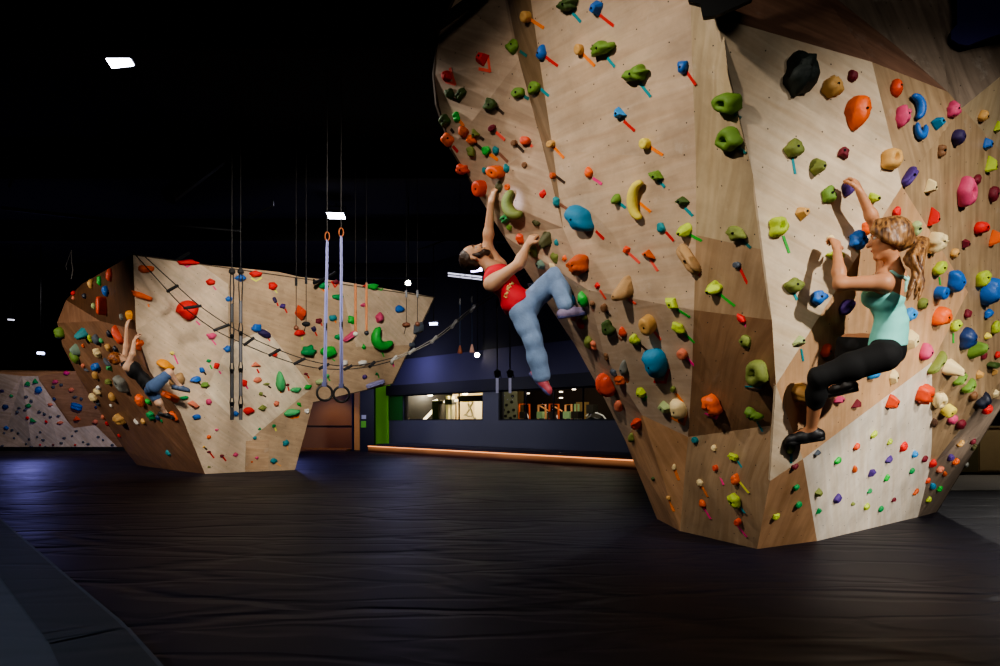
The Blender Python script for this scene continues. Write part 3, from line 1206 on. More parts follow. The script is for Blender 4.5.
def hold_mesh(kind, w, h, d, seed):
    """A climbing hold as a closed dome on its base plane z=0; w, h in metres, d how far it stands out.  Returns (verts, faces, flat, top point)."""
    R = random.Random(seed)
    rnd = {'har': [(R.uniform(0.02, 0.09), R.uniform(0, 6.28), n) for n in (2, 3, 4, 5)], 'pts': []}
    if kind == 'w':
        n = R.choice((3, 4, 4, 5))
        a0 = math.pi / 2 + math.pi / n + R.uniform(-.2, .2) + (0 if n != 3 else 0)
        rnd['pts'] = [(a0 + 2 * math.pi * i / n + R.uniform(-.18, .18), R.uniform(0.62, 0.82) if n > 3 else R.uniform(.5, .62)) for i in range(n)]
    if kind == 'e':
        rnd['har'] = [(R.uniform(0.05, 0.12), R.uniform(0, 6.28), n) for n in (3, 5, 6)]
    hx, hy = w / 2, h / 2
    off = Vector((R.uniform(-9, 9), R.uniform(-9, 9), R.uniform(-9, 9)))
    if kind == 'm':
        # a bent bar, thick in the middle
        vs, fs = [], []
        NS, NC = 14, 10
        for i in range(NS + 1):
            u = i / NS
            a = math.pi * (0.5 + 0.86 * (u - 0.5) * 2 * 0.62)
            cx, cy = hx * 0.95 - hx * 1.35 * math.sin(a), -hy * 0.98 * math.cos(a) * 1.12
            tx, ty = -1.35 * hx * math.cos(a), 1.1 * hy * math.sin(a)
            L = math.hypot(tx, ty)
            nx, ny = ty / L, -tx / L
            r = (0.30 + 0.26 * math.sin(math.pi * u)) * min(hx, hy) * 1.15 * (0.55 if i in (0, NS) else 1)
            for j in range(NC):
                b = 2 * math.pi * j / NC
                vs.append(Vector((cx + nx * r * math.cos(b), cy + ny * r * math.cos(b), max(0.0, d * 0.45 + r * 1.1 * math.sin(b) if j else d * 0.45))))
        for i in range(NS):
            for j in range(NC):
                fs.append((i * NC + j, i * NC + (j + 1) % NC, (i + 1) * NC + (j + 1) % NC, (i + 1) * NC + j))
        fs.append(tuple(range(NC))[::-1])
        fs.append(tuple(NS * NC + j for j in range(NC)))
        top = Vector((hx * 0.95 - hx * 1.35, 0, d * 0.45 + 0.5 * min(hx, hy)))
        return vs, fs, False, top
    flat = kind == 'w'
    prof = {
        'b': [(1, 0), (1.04, .18), (.98, .45), (.82, .74), (.56, .92), (.26, 1)],
        'j': [(.94, 0), (1.02, .25), (1.03, .55), (.92, .82), (.66, .98), (.3, .9)],
        'w': [(1, 0), (.97, .2), (.55, .95), (.25, 1)],
        'p': [(1, 0), (1.02, .2), (.94, .5), (.72, .85), (.42, 1), (.2, .96)],
        'c': [(1, 0), (1.03, .3), (.98, .65), (.8, .95), (.5, 1), (.22, .98)],
        'h': [(1, 0), (1.05, .22), (1.0, .55), (.84, .88), (.55, 1), (.33, .95), (.22, .45)],
        't': [(1, 0), (1.03, .2), (.95, .5), (.76, .8), (.5, .95), (.24, 1)],
        'k': [(1, 0), (1.0, .5), (.98, .85), (.86, 1), (.4, 1.0), (.22, .97)],
        'n': [(1, 0), (.96, .15), (.8, .42), (.6, .75), (.42, .98), (.2, 1.06)],
        'r': [(1, 0), (1.03, .2), (.95, .5), (.78, .8), (.52, .96), (.25, 1)],
        'e': [(1, 0), (1.04, .3), (.98, .6), (.8, .85), (.52, .98), (.25, 1)],
    }[kind]
    vs, fs = [], []
    seg = SEG if not flat else 20
    dirx, diry = R.uniform(-.12, .12), {'j': 0.20, 'n': -0.42, 'c': 0.1, 't': -0.1}.get(kind, R.uniform(-.05, .15))
    for r, z in prof:
        for j in range(seg):
            t = 2 * math.pi * j / seg
            o = outline(kind, t, rnd)
            x, y = math.cos(t) * o * r * hx, math.sin(t) * o * r * hy
            if kind == 'c':
                y = y if y < 0 else y * 0.35
                y += hy * 0.3
            zz = z * d
            if kind == 'j':                      # scooped on top, lip at the front
                if y > 0:
                    zz *= 1 - 0.45 * (y / hy) * (1 - r) - 0.15 * r
            if kind == 'r':
                zz *= 1 + 0.16 * math.sin(x / hx * 13) * (0 if r >= 1 else 1)
            if kind == 'p':
                zz *= 1 - 0.22 * math.exp(-(y / hy * 5) ** 2) * (0 if r >= 1 else 1)
            if z > 0 and kind not in ('w', 'k'):
                nz = noise.noise(Vector((x / max(hx, hy), y / max(hx, hy), 0)) * (3.2 if kind == 'e' else 1.7) + off)
                k = (0.3 if kind == 'e' else 0.16)
                zz *= 1 + k * nz
                x *= 1 + 0.5 * k * nz
                y *= 1 + 0.5 * k * nz
            x += dirx * hx * z
            y += diry * hy * z
            vs.append(Vector((x, y, zz)))
    ctop = Vector((dirx * hx * prof[-1][1], diry * hy * prof[-1][1] + (hy * 0.3 if kind == 'c' else 0), d * (prof[-1][1] if kind != 'h' else 0.3)))
    vs.append(ctop)
    nr = len(prof)
    for i in range(nr - 1):
        for j in range(seg):
            fs.append((i * seg + j, i * seg + (j + 1) % seg, (i + 1) * seg + (j + 1) % seg, (i + 1) * seg + j))
    for j in range(seg):
        fs.append(((nr - 1) * seg + j, (nr - 1) * seg + (j + 1) % seg, nr * seg))
    fs.append(tuple(range(seg))[::-1])
    return vs, fs, flat, ctop


def hold_mat(c):
    glossy = c in ('blue', 'dkblue', 'orange', 'redor', 'navy', 'bright')
    return mat('hold ' + WORD[c], HC[c], 0.5 if glossy else 0.68, var=0.22, scale=9, bump=0.25)


BOLT = mat('bolt steel', '15130f', 0.45, 0.6)
ORIG = Vector((0, 0, CH))


def hit_at(bvh, px, py, toward, n=30):
    for i in range(n):
        t = i * 0.5
        x, y = px + toward[0] * t, py + toward[1] * t
        d = (at(x, y, 1.0) - ORIG).normalized()
        p, nn, idx, dist = bvh.ray_cast(ORIG, d)
        if p is not None:
            if nn.dot(d) > 0:
                nn = -nn
            return p, nn
    return None, None


def parse(txt, zone):
    out = []
    for ln in txt.strip().splitlines():
        t = ln.split()
        x, y, w, h = map(float, t[:4])
        out.append(dict(x=x, y=y, w=w, h=h, kind=t[4], col=t[5], rot=float(t[6]), tape=(t[7], [float(v) for v in t[8:]]) if len(t) > 7 else None, zone=zone))
    return out


HOLDS = parse(MAIN_LEFT, 'left face') + parse(MAIN_CENTRE, 'front edge') + parse(MAIN_RIGHT, 'right face')
for hh in HOLDS:
    hh['body'] = 'main'
for hh in parse(LEFT, 'left boulder'):
    hh['body'] = 'left'
    HOLDS.append(hh)
for hh in parse(FAR, 'far wall'):
    hh['body'] = 'far'
    HOLDS.append(hh)
BVH = {'main': BV_MAIN, 'left': BV_LEFT, 'far': BV_FAR}
CENTRE = {'main': (760, 300), 'left': (220, 350), 'far': (60, 410)}
SHAPE = dict(b='rounded', j='scooped', w='faceted', p='elongated', c='half-moon', h='pocketed', t='drop-shaped', m='curved', k='knob-like', n='horn-like', r='ribbed', e='lumpy')

# ---------------------------------------------------------------- labels
def dir_word(dx, dy):
    a = math.degrees(math.atan2(-dy, dx)) % 360
    return ['right of', 'above right of', 'above', 'above left of', 'left of', 'below left of', 'below', 'below right of'][int((a + 22.5) // 45) % 8]


ORD = ['', 'second ', 'third ', 'fourth ', 'fifth ', 'sixth ', 'seventh ', 'eighth ', 'ninth ']
ANCH = {'main': ANCH_MAIN, 'left': ANCH_LEFT, 'far': ANCH_FAR}
for body, al in ANCH.items():
    for ax, ay, ph, lab in al:
        if not ph:
            continue
        best = min((q for q in HOLDS if q['body'] == body), key=lambda q: (q['x'] - ax) ** 2 + (q['y'] - ay) ** 2)
        best['label'], best['core'] = lab, ph
PLACE = {'main': 'on the large boulder', 'left': 'on the left boulder', 'far': 'on the far wall'}
keyed = {}
for q in HOLDS:
    if 'label' in q:
        continue
    cand = sorted((((q['x'] - ax) ** 2 + (q['y'] - ay) ** 2, ax, ay, ph) for ax, ay, ph, lab in ANCH[q['body']] if ph))
    d2, ax, ay, ph = cand[0]
    size = 'tiny ' if q['w'] * q['h'] < 30 else ('small ' if q['w'] * q['h'] < 110 else ('large ' if q['w'] * q['h'] > 330 else ''))
    dw = dir_word(q['x'] - ax, q['y'] - ay)
    keyed.setdefault((q['body'], WORD[q['col']], dw, ph), []).append((d2, size, q))
for (body, cw, dw, ph), L in keyed.items():
    L.sort(key=lambda t: t[0])
    sizes = [t[1] + SHAPE[t[2]['kind']] for t in L]
    for i, (d2, size, q) in enumerate(L):
        desc = f"{size}{cw} {SHAPE[q['kind']]} hold"
        short = f"{size}{cw} hold"
        o = '' if len(L) == 1 else (ORD[i] + 'nearest ')
        q['label'] = f"{desc}, {o}{dw} the {ph}"
        if body != 'main':
            w_ = q['label'] + ' ' + PLACE[body]
            q['label'] = w_ if len(w_.split()) <= 16 else q['label']
        if body == 'left' and len(q['label'].split()) <= 12 and PLACE[body] not in q['label']:
            q['label'] += ' ' + PLACE[body]
        if len(q['label'].split()) > 16:
            q['label'] = f"{size}{cw} hold, {o}{dw} the {ph}"
        q['core'] = f"{short} {o}{dw} the {ph}"
seen = {}
for q in HOLDS:
    seen.setdefault(q['label'], []).append(q)
dups = [k for k, v in seen.items() if len(v) > 1]
if dups:
    print('DUP LABELS', dups)

# ---------------------------------------------------------------- build
GROUP = {('main', 'left face'): 'holds on the left face of the large boulder', ('main', 'front edge'): 'holds on the front edge of the large boulder',
         ('main', 'right face'): 'holds on the right face of the large boulder', ('left', 'left boulder'): 'holds on the left boulder', ('far', 'far wall'): 'holds on the far wall'}
order = sorted(HOLDS, key=lambda q: -q['w'] * q['h'])
KEEP = 300
rest_v, rest_f, rest_mi, rest_mats = [], [], [], []
DEPTH = dict(b=.55, j=.55, w=.5, p=.5, c=.45, h=.5, t=.5, m=.5, k=.75, n=.85, r=.55, e=.6)


def frame(p, n, rot):
    vx = (at(proj(p)[0] + 4, proj(p)[1], p.y) - p)
    ax = (vx - n * vx.dot(n))
    fx = ax.length / vx.length
    ax.normalize()
    ay = n.cross(ax).normalized()
    if ay.z < 0 and abs(ay.z) > 0.2:
        ay, ax = -ay, -ax
    # screen-right must stay screen-right
    pr = proj(p + ax * 0.01)
    if pr[0] < proj(p)[0]:
        ax = -ax
    if proj(p + ay * 0.01)[1] > proj(p)[1]:
        ay = -ay
    if ax.cross(ay).dot(n) < 0:
        flip = True
    else:
        flip = False
    fy = abs(proj(p + ay * 0.05)[1] - proj(p)[1]) / (0.05 * F / p.y)
    return ax, ay, max(fx, 0.05), max(fy, 0.3), flip


tape_jobs = []
for rank, q in enumerate(order):
    bvh = BVH[q['body']]
    cx, cy = CENTRE[q['body']]
    tw = Vector((cx - q['x'], cy - q['y'])).normalized()
    px, py = q['x'], q['y']
    for it in range(3):
        p, n = hit_at(bvh, px, py, tw)
        if p is None:
            break
        s = p.y / F
        d = DEPTH[q['kind']] * math.sqrt(q['w'] * q['h']) * s
        ix, iy = proj(p + n * d * 0.42)
        bx, by = proj(p)
        px, py = q['x'] - (ix - bx), q['y'] - (iy - by)
    if p is None:
        print('MISS', q['x'], q['y'])
        continue
    ax, ay, fx, fy, flip = frame(p, n, q['rot'])
    kk = 1.04 if q['w'] * q['h'] < 90 else (0.92 if q['w'] * q['h'] < 200 else 0.88)
    w = kk * q['w'] * s / max(fx, 0.8)
    h = kk * q['h'] * s / max(fy, 0.8)
    if q['kind'] in ('k', 'n') and False:
        d *= 1.2
    w -= 0.0
    vs, fs, flat, top = hold_mesh(q['kind'], w, h, d, int(q['x'] * 1000 + q['y']))
    a = math.radians(q['rot'])
    ca, sa = math.cos(a), math.sin(a)
    M = Matrix((ax, ay, n)).transposed()
    # rotation is counter-clockwise on the wall as seen by the camera
    V3 = [Vector((v.x * ca - v.y * sa, v.x * sa + v.y * ca, v.z + 0.002)) for v in vs]
    if flip:
        fs = [f[::-1] for f in fs]
    # seat the rim on the wood, also across the folds between panels
    if q['kind'] != 'm':
        fs = fs[:-1]
        nseg = SEG if not flat else 20
        lift = []
        for j in range(nseg):
            wv_ = p + M @ V3[j]
            hp, hn, _i, dist = bvh.ray_cast(wv_ + n * .25, -n)
            lift.append(0 if hp is None else max(-.05, min(.06, .25 - dist + .0015)))
        for i2 in range(len(V3)):
            zt = V3[i2].z / max(d, 1e-6)
            V3[i2].z += lift[i2 % nseg] * max(0, 1 - zt) if i2 < len(V3) - 1 else 0
    q['p'], q['n'], q['ax'], q['ay'], q['s'] = p, n, ax, ay, s
    if rank >= KEEP:
        b = len(rest_v)
        rest_v += [p + M @ v for v in V3]
        rest_f += [tuple(b + i for i in f) for f in fs]
        m = hold_mat(q['col'])
        if m not in rest_mats:
            rest_mats.append(m)
        rest_mi += [rest_mats.index(m)] * len(fs)
        if q['tape']:
            tape_jobs.append(q)
        continue
    o = mesh_obj('climbing_hold', [M @ v for v in V3], fs, hold_mat(q['col']), None, smooth=not flat)
    o.location = p
    tag(o, q['label'], 'climbing hold', GROUP[(q['body'], q['zone'])])
    q['obj'] = o
    if q['w'] * q['h'] >= 120 and q['body'] == 'main' and q['kind'] != 'm':
        tp = Vector((top.x * ca - top.y * sa, top.x * sa + top.y * ca, top.z))
        r = 0.008
        mb = MB()
        c0 = M @ (tp + Vector((0, 0, -0.006)))
        mb.lathe(c0, n, [(0, r), (0.012, r), (0.0125, r * 0.55), (0.006, r * 0.5)], 10)
        mb.build('bolt', BOLT, o)
    if q['tape']:
        tape_jobs.append(q)
if rest_v:
    o = mesh_obj('small_footholds', rest_v, rest_f, rest_mats, None, smooth=True)
    o.data.polygons.foreach_set('material_index', rest_mi)
    tag(o, 'tiny footholds dotted over the far wall and the two boulders', 'climbing holds', kind='stuff')

# tape strips stuck on the wood beside the holds
for q in tape_jobs:
    c, pts = q['tape']
    P = list(zip(pts[::2], pts[1::2]))
    m = mat('tape ' + TWORD[c], TAPE[c], 0.55, var=0.05, scale=30)
    bvh = BVH[q['body']]
    cx, cy = CENTRE[q['body']]
    wpx = 3.0 if q['body'] == 'main' else 1.5
    vs, fs = [], []
    for (x0, y0), (x1, y1) in zip(P[:-1], P[1:]):
        k = 3
        base = len(vs)
        ok = True
        for i in range(k + 1):
            x, y = x0 + (x1 - x0) * i / k, y0 + (y1 - y0) * i / k
            p, n = hit_at(bvh, x, y, Vector((cx - x, cy - y)).normalized())
            if p is None:
                ok = False
                break
            e = at(x1, y1, p.y) - at(x0, y0, p.y)
            e = (e - n * e.dot(n)).normalized()
            sd = n.cross(e).normalized()
            hw = wpx * 0.5 * p.y / F
            if len(P) > 2:
                p = p + e * (hw if i == k else (-hw * 0 if i else 0))
            vs += [p + sd * hw + n * 0.004, p - sd * hw + n * 0.004, p - sd * hw + n * 0.0015, p + sd * hw + n * 0.0015]
        if not ok:
            vs = vs[:base]
            continue
        for i in range(k):
            a, b = base + 4 * i, base + 4 * i + 4
            fs += [(a, a + 1, b + 1, b), (a + 1, a + 2, b + 2, b + 1), (a + 2, a + 3, b + 3, b + 2), (a + 3, a, b, b + 3)]
        fs += [(base, base + 3, base + 2, base + 1), (base + 4 * k, base + 4 * k + 1, base + 4 * k + 2, base + 4 * k + 3)]
    if not vs:
        continue
    loc = sum(vs, Vector()) / len(vs)
    o = mesh_obj('tape_strip', vs, fs, m, None, loc=loc)
    bent = 'bent ' if len(P) > 2 else ''
    core = q['core']
    lab = f"{bent}{TWORD[c]} tape strip by the {core}"
    if len(lab.split()) > 16:
        lab = f"{TWORD[c]} tape by the {core}"
    if len(lab.split()) > 16:
        lab = f"{TWORD[c]} tape by {core}"
    if len(lab.split()) > 16:
        lab = lab.replace('small ', '').replace('tiny ', '')
    tag(o, lab, 'tape', 'route marking tape on the large boulder' if q['body'] == 'main' else 'route marking tape on the left boulder')
# ------------------------------------------------------------------ room shell
def vinyl(name, col, rough, wr=1.0):
    m, nt, b = new_mat(name)
    L = nt.links
    tc = N(nt, 'ShaderNodeTexCoord')
    n1 = N(nt, 'ShaderNodeTexNoise')
    n1.inputs['Scale'].default_value = 0.9
    n1.inputs['Detail'].default_value = 6
    L.new(tc.outputs['Object'], n1.inputs['Vector'])
    mx = N(nt, 'ShaderNodeMix', data_type='RGBA')
    c = lin(col)
    mx.inputs[6].default_value = tuple(x * 0.6 for x in c[:3]) + (1,)
    mx.inputs[7].default_value = tuple(x * 1.35 for x in c[:3]) + (1,)
    L.new(n1.outputs['Fac'], mx.inputs[0])
    L.new(mx.outputs[2], b.inputs['Base Color'])
    mp = N(nt, 'ShaderNodeMapping')
    mp.inputs['Rotation'].default_value = (0, 0, 0.25)
    mp.inputs['Scale'].default_value = (0.32, 1.0, 1)
    L.new(tc.outputs['Object'], mp.inputs['Vector'])
    nw = N(nt, 'ShaderNodeTexNoise')
    nw.inputs['Scale'].default_value = 1.3
    nw.inputs['Detail'].default_value = 3
    L.new(mp.outputs['Vector'], nw.inputs['Vector'])
    wa = N(nt, 'ShaderNodeVectorMath', operation='MULTIPLY_ADD')
    wa.inputs[1].default_value = (.9, .9, 0)
    L.new(nw.outputs['Color'], wa.inputs[0])
    L.new(mp.outputs['Vector'], wa.inputs[2])
    v2 = N(nt, 'ShaderNodeTexVoronoi', feature='DISTANCE_TO_EDGE', voronoi_dimensions='2D')
    v2.inputs['Scale'].default_value = 1.0
    L.new(wa.outputs[0], v2.inputs['Vector'])
    m_a = N(nt, 'ShaderNodeMapRange', interpolation_type='SMOOTHSTEP')
    m_a.inputs['From Max'].default_value = 0.09
    L.new(v2.outputs['Distance'], m_a.inputs['Value'])
    v3 = N(nt, 'ShaderNodeTexVoronoi', feature='DISTANCE_TO_EDGE', voronoi_dimensions='2D')
    v3.inputs['Scale'].default_value = 2.7
    L.new(wa.outputs[0], v3.inputs['Vector'])
    m_b = N(nt, 'ShaderNodeMapRange', interpolation_type='SMOOTHSTEP')
    m_b.inputs['From Max'].default_value = 0.16
    m_b.inputs['To Max'].default_value = 0.35
    L.new(v3.outputs['Distance'], m_b.inputs['Value'])
    n2 = N(nt, 'ShaderNodeMath', operation='ADD')
    L.new(m_a.outputs[0], n2.inputs[0])
    L.new(m_b.outputs[0], n2.inputs[1])
    n3 = N(nt, 'ShaderNodeTexNoise')
    n3.inputs['Scale'].default_value = 30
    n3.inputs['Detail'].default_value = 4
    L.new(tc.outputs['Object'], n3.inputs['Vector'])
    ad = N(nt, 'ShaderNodeMath', operation='MULTIPLY_ADD')
    ad.inputs[1].default_value = 0.02
    L.new(n3.outputs['Fac'], ad.inputs[0])
    L.new(n2.outputs[0], ad.inputs[2])
    bp = N(nt, 'ShaderNodeBump')
    bp.inputs['Strength'].default_value = 1.0 * wr
    bp.inputs['Distance'].default_value = 0.013
    L.new(ad.outputs[0], bp.inputs['Height'])
    L.new(bp.outputs['Normal'], b.inputs['Normal'])
    r = N(nt, 'ShaderNodeMapRange')
    r.inputs['To Min'].default_value = rough - 0.1
    r.inputs['To Max'].default_value = rough + 0.15
    L.new(n1.outputs['Fac'], r.inputs['Value'])
    L.new(r.outputs['Result'], b.inputs['Roughness'])
    b.inputs['Specular IOR Level'].default_value = 0.28
    return m


M_FLOOR = vinyl('navy vinyl matting', '0d0d20', 0.5)
M_CONC = mat('pale concrete', '9a9388', 0.7, var=0.15, scale=3)
M_BLACK = mat('black paint', '0a0a0b', 0.85, var=0.2, scale=3)
M_CEIL = mat('ceiling black', '0b0b0c', 0.9, var=0.2, scale=2)
M_METAL = mat('dark steel', '1a1a1c', 0.4, 0.7)
M_STEEL = mat('galvanised steel', '6b6c70', 0.35, 0.8)
M_CABLE = mat('black cord', '0e0d0d', 0.7)


def struct(o, label=None):
    o['kind'] = 'structure'
    if label:
        o['label'] = label
    return o


# floor as a gently rumpled sheet
def floor_grid():
    x0, x1, y0, y1, st = -19.0, 16.0, -4.0, 30.0, 0.25
    nx, ny = int((x1 - x0) / st) + 1, int((y1 - y0) / st) + 1
    vs = [(x0 + i * st, y0 + j * st, 0) for j in range(ny) for i in range(nx)]
    fs = [(j * nx + i, j * nx + i + 1, (j + 1) * nx + i + 1, (j + 1) * nx + i) for j in range(ny - 1) for i in range(nx - 1)]
    return mesh_obj('floor', vs, fs, M_FLOOR)


struct(floor_grid(), 'dark navy vinyl crash matting over the whole floor')
struct(MB().box((-19.2, -4.2, 5.8), (16.2, 30.2, 6.0)).build('ceiling', M_CEIL))
struct(MB().box((-19.2, -4.2, 0), (-19.0, 30.2, 5.8)).build('wall_left', M_BLACK))
struct(MB().box((16.0, -4.2, 0), (16.2, 30.2, 5.8)).build('wall_right', M_BLACK))
struct(MB().box((-19, 30.0, 0), (16, 30.2, 5.8)).build('wall_back', M_BLACK))
struct(MB().box((-19, -4.2, 0), (16, -4.0, 5.8)).build('wall_front', M_BLACK))

# raised grey walkway, near left
h = 0.10
w0, w1, w2 = gr(-2, 516, h), gr(130, 628, h), gr(166, 668, h)
mb = MB()
e0, e1_ = Vector((w0.x - 0.9, w0.y + 1.2, h)), Vector((w2.x + 0.35, w2.y - 0.75, h))
edge = [e0, w0, gr(60, 569, h), gr(122, 621, h), gr(121, 627, h) + Vector((0.03, 0, 0)), w1, w2, e1_]
poly = [Vector((-8, e0.y + 0.6, h))] + edge + [Vector((e1_.x, -1.0, h)), Vector((-8, -1.0, h))]
k = len(poly)
mb.add(poly + [Vector((p.x, p.y, 0.004)) for p in poly], [tuple(range(k))[::-1]] + [(i, (i + 1) % k, k + (i + 1) % k, k + i) for i in range(k)])
wk = empty('raised_walkway', 'grey rubber raised walkway beside the dark matting, lower left corner', 'walkway', (-3, 2, 0))
M_WALK = vinyl('grey rubber', '4a5059', 0.6, 0.2)
o = mb.build('deck', M_WALK, wk)
o.data.transform(Matrix.Translation(-wk.location))
strip = []
mb = MB()
for a, b in zip(edge[:-1], edge[1:]):
    t = (b - a).normalized()
    sdn = Vector((t.y, -t.x, 0))
    if sdn.x > 0:
        sdn = -sdn
    q = [a + sdn * 0.02, b + sdn * 0.02, b + sdn * 0.30, a + sdn * 0.30]
    mb.add([p + Vector((0, 0, 0.003)) for p in q], [(0, 1, 2, 3)])
o = mb.build('edge_strip', vinyl('dark rubber edge', '353a40', 0.6, 0.2), wk)
o.data.transform(Matrix.Translation(-wk.location))

# right gap: concrete strip, cabinet
o = MB().box((5.9, 9.9, 0.001), (15.9, 12.6, 0.012)).build('floor_concrete', M_CONC)
struct(o, 'pale concrete floor beyond the matting')
cab = empty('storage_cabinet', 'pale beige cabinet against the dark back wall behind the large boulder', 'cabinet', (10.0, 12.9, 0))
M_BEI = mat('beige laminate', 'a88f66', 0.55, var=0.08)
x0 = at(979, 430, 12.75).x
MB().box((x0 - 10.0, -0.1, 0.04), (2.2, 0.5, 0.86)).build('carcass', M_BEI, cab)
MB().box((x0 - 10.0 + 0.03, -0.125, 0.08), (0.95, -0.101, 0.82)).build('door', M_BEI, cab)
MB().box((0.98, -0.125, 0.08), (2.17, -0.101, 0.82)).build('door', M_BEI, cab)
MB().box((x0 - 10.05, -0.15, 0.861), (2.22, 0.5, 0.89)).build('cabinet_top', mat('cabinet top', '8d7a58', 0.5), cab)
MB().box((x0 - 10.32, -0.16, 0.05), (x0 - 10.02, 0.2, 0.62)).build('side_bin', mat('bin olive', '5d5434', 0.6), cab)
struct(MB().box((5.5, 13.6, 0), (16, 13.8, 5.8)).build('wall_beyond', M_BLACK))

# ------------------------------------------------------------------ gym wall with windows (runs away to the left)
WA, WB = gr(368, 452), gr(640, 470)
U = (WB - WA)
U.z = 0
U.normalize()
NN = Vector((-U.y, U.x, 0))            # pointing away from the camera
if NN.y < 0:
    NN = -NN
SET = 1.15                               # the wall stands this far behind the bench front


def wp(px, py, back=SET):
    """point on the plane parallel to the bench front, BACK metres behind it, seen at (px, py)"""
    P = WA + NN * back
    return on_plane(px, py, (P, P + U, P + Vector((0, 0, 1))))


def uu(px, back=SET):
    p = wp(px, 420, back)
    return (p - WA).dot(U)


def wv(u, back, z):
    return WA + U * u + NN * back + Vector((0, 0, z))


def wbox(mb, u0, u1, b0, b1, z0, z1):
    return mb.hexa([wv(u0, b0, z0), wv(u1, b0, z0), wv(u1, b1, z0), wv(u0, b1, z0)], [wv(u0, b0, z1), wv(u1, b0, z1), wv(u1, b1, z1), wv(u0, b1, z1)])


UE = uu(640) + 4.2
M_WALL = mat('slate wall paint', '4a4b55', 0.75, var=0.06, scale=1.5)
M_FASC = mat('black fascia', '0d0d0f', 0.7)
ZS, ZT, ZF = 0.99, 1.80, 2.12
uL0, uL1 = uu(403), uu(482.5)
uR0, uR1 = uu(498.5), uu(652)
mb = MB()
wbox(mb, uu(389), UE, SET, SET + .2, 0, ZS)
wbox(mb, uu(389), uL0, SET, SET + .2, ZS, ZT)
wbox(mb, uL1, uR0, SET, SET + .2, ZS, ZT)
wbox(mb, uR1, UE, SET, SET + .2, ZS, ZT)
struct(mb.build('wall_gym', M_WALL), 'slate grey half wall under the gym windows')
mb = MB()
wbox(mb, uu(389), UE, SET - .12, SET + .22, ZT, ZF)
struct(mb.build('trim_1', M_FASC), 'black fascia band above the windows')
mb = MB()
wbox(mb, uu(389), UE, SET + .05, SET + .25, ZF, 2.95)
struct(mb.build('wall_upper', mat('violet grey paint', '3a384e', 0.8, var=0.05, scale=2)), 'upper wall washed with violet light')
mb = MB()
wbox(mb, uu(389), UE, SET + .02, SET + .25, 2.95, 5.8)
struct(mb.build('wall_upper_unlit', M_BLACK))  # same wall turned black to end the violet light's spread
# windows: dark frame + glass
M_GLASS, nt, b = new_mat('window glass')
b.inputs['Base Color'].default_value = (1, 1, 1, 1)
b.inputs['Roughness'].default_value = 0.0
b.inputs['Transmission Weight'].default_value = 1.0
b.inputs['IOR'].default_value = 1.02
for i, (u0, u1, mull) in enumerate(((uL0, uL1, [uu(457)]), (uR0, uR1, [uu(524), uu(551.5), uu(581), uu(615)]))):
    mb = MB()
    t = .035
    wbox(mb, u0, u1, SET + .04, SET + .12, ZS, ZS + t)
    wbox(mb, u0, u1, SET + .04, SET + .12, ZT - t, ZT)
    wbox(mb, u0, u0 + t, SET + .04, SET + .12, ZS, ZT)
    wbox(mb, u1 - t, u1, SET + .04, SET + .12, ZS, ZT)
    wn = mb.build(f'window_{i + 1}', M_FASC)
    struct(wn, 'long interior window into the lit fitness room' if i == 0 else 'long interior window onto exercise machines')
    mb = MB()
    wbox(mb, u0 + t, u1 - t, SET + .075, SET + .085, ZS + t, ZT - t)
    mb.build('pane', M_GLASS, wn)
    for um in mull:
        mb = MB()
        wbox(mb, um - .012, um + .012, SET + .06, SET + .1, ZS + t, ZT - t)
        mb.build('mullion', M_METAL, wn)

# bench platform with a lit front edge
bench = empty('bench_platform', 'long low bench platform with strip glow painted on its front under the windows', 'bench', tuple(WA))


def loc_(mb, base):
    mb.v = [v - base.location for v in mb.v]
    return mb


mb = MB()
wbox(mb, uu(384, .5) - .0, UE, .10, SET - .005, 0.0, .19)
loc_(mb, bench).build('base', M_FASC, bench)
mb = MB()
wbox(mb, uu(384, .3), UE, .02, SET - .005, .20, .27)
loc_(mb, bench).build('seat_top', mat('bench seat', '23222e', 0.6), bench)
mb = MB()
wbox(mb, 0, UE, .0, .09, .0, .17)
m_wash, nt, b = new_mat('painted strip glow')  # wash of the strip light painted as glow, fading toward the floor
tc = N(nt, 'ShaderNodeTexCoord')
sp = N(nt, 'ShaderNodeSeparateXYZ')
nt.links.new(tc.outputs['Object'], sp.inputs[0])
rp = N(nt, 'ShaderNodeMapRange')
rp.inputs['From Min'].default_value = 0.04
rp.inputs['From Max'].default_value = 0.17
rp.inputs['To Min'].default_value = 0.02
rp.inputs['To Max'].default_value = 1.0
nt.links.new(sp.outputs['Z'], rp.inputs['Value'])
b.inputs['Base Color'].default_value = lin('4a2814')
b.inputs['Roughness'].default_value = 0.4
ns = N(nt, 'ShaderNodeTexNoise')
ns.inputs['Scale'].default_value = 0.5
nt.links.new(tc.outputs['Object'], ns.inputs['Vector'])
mu = N(nt, 'ShaderNodeMath', operation='MULTIPLY')
nt.links.new(rp.outputs[0], mu.inputs[0])
nt.links.new(ns.outputs['Fac'], mu.inputs[1])
m2 = N(nt, 'ShaderNodeMath', operation='MULTIPLY')
m2.inputs[1].default_value = 0.75
nt.links.new(mu.outputs[0], m2.inputs[0])
b.inputs['Emission Color'].default_value = lin('d18a58')
nt.links.new(m2.outputs[0], b.inputs['Emission Strength'])
loc_(mb, bench).build('lit_front', m_wash, bench)
mb = MB()
wbox(mb, 0, UE, -.01, .1, .172, .192)
loc_(mb, bench).build('light_strip', mat('led warm', 'ffb27a', 0.5, emit='ffa060', es=1.3), bench)

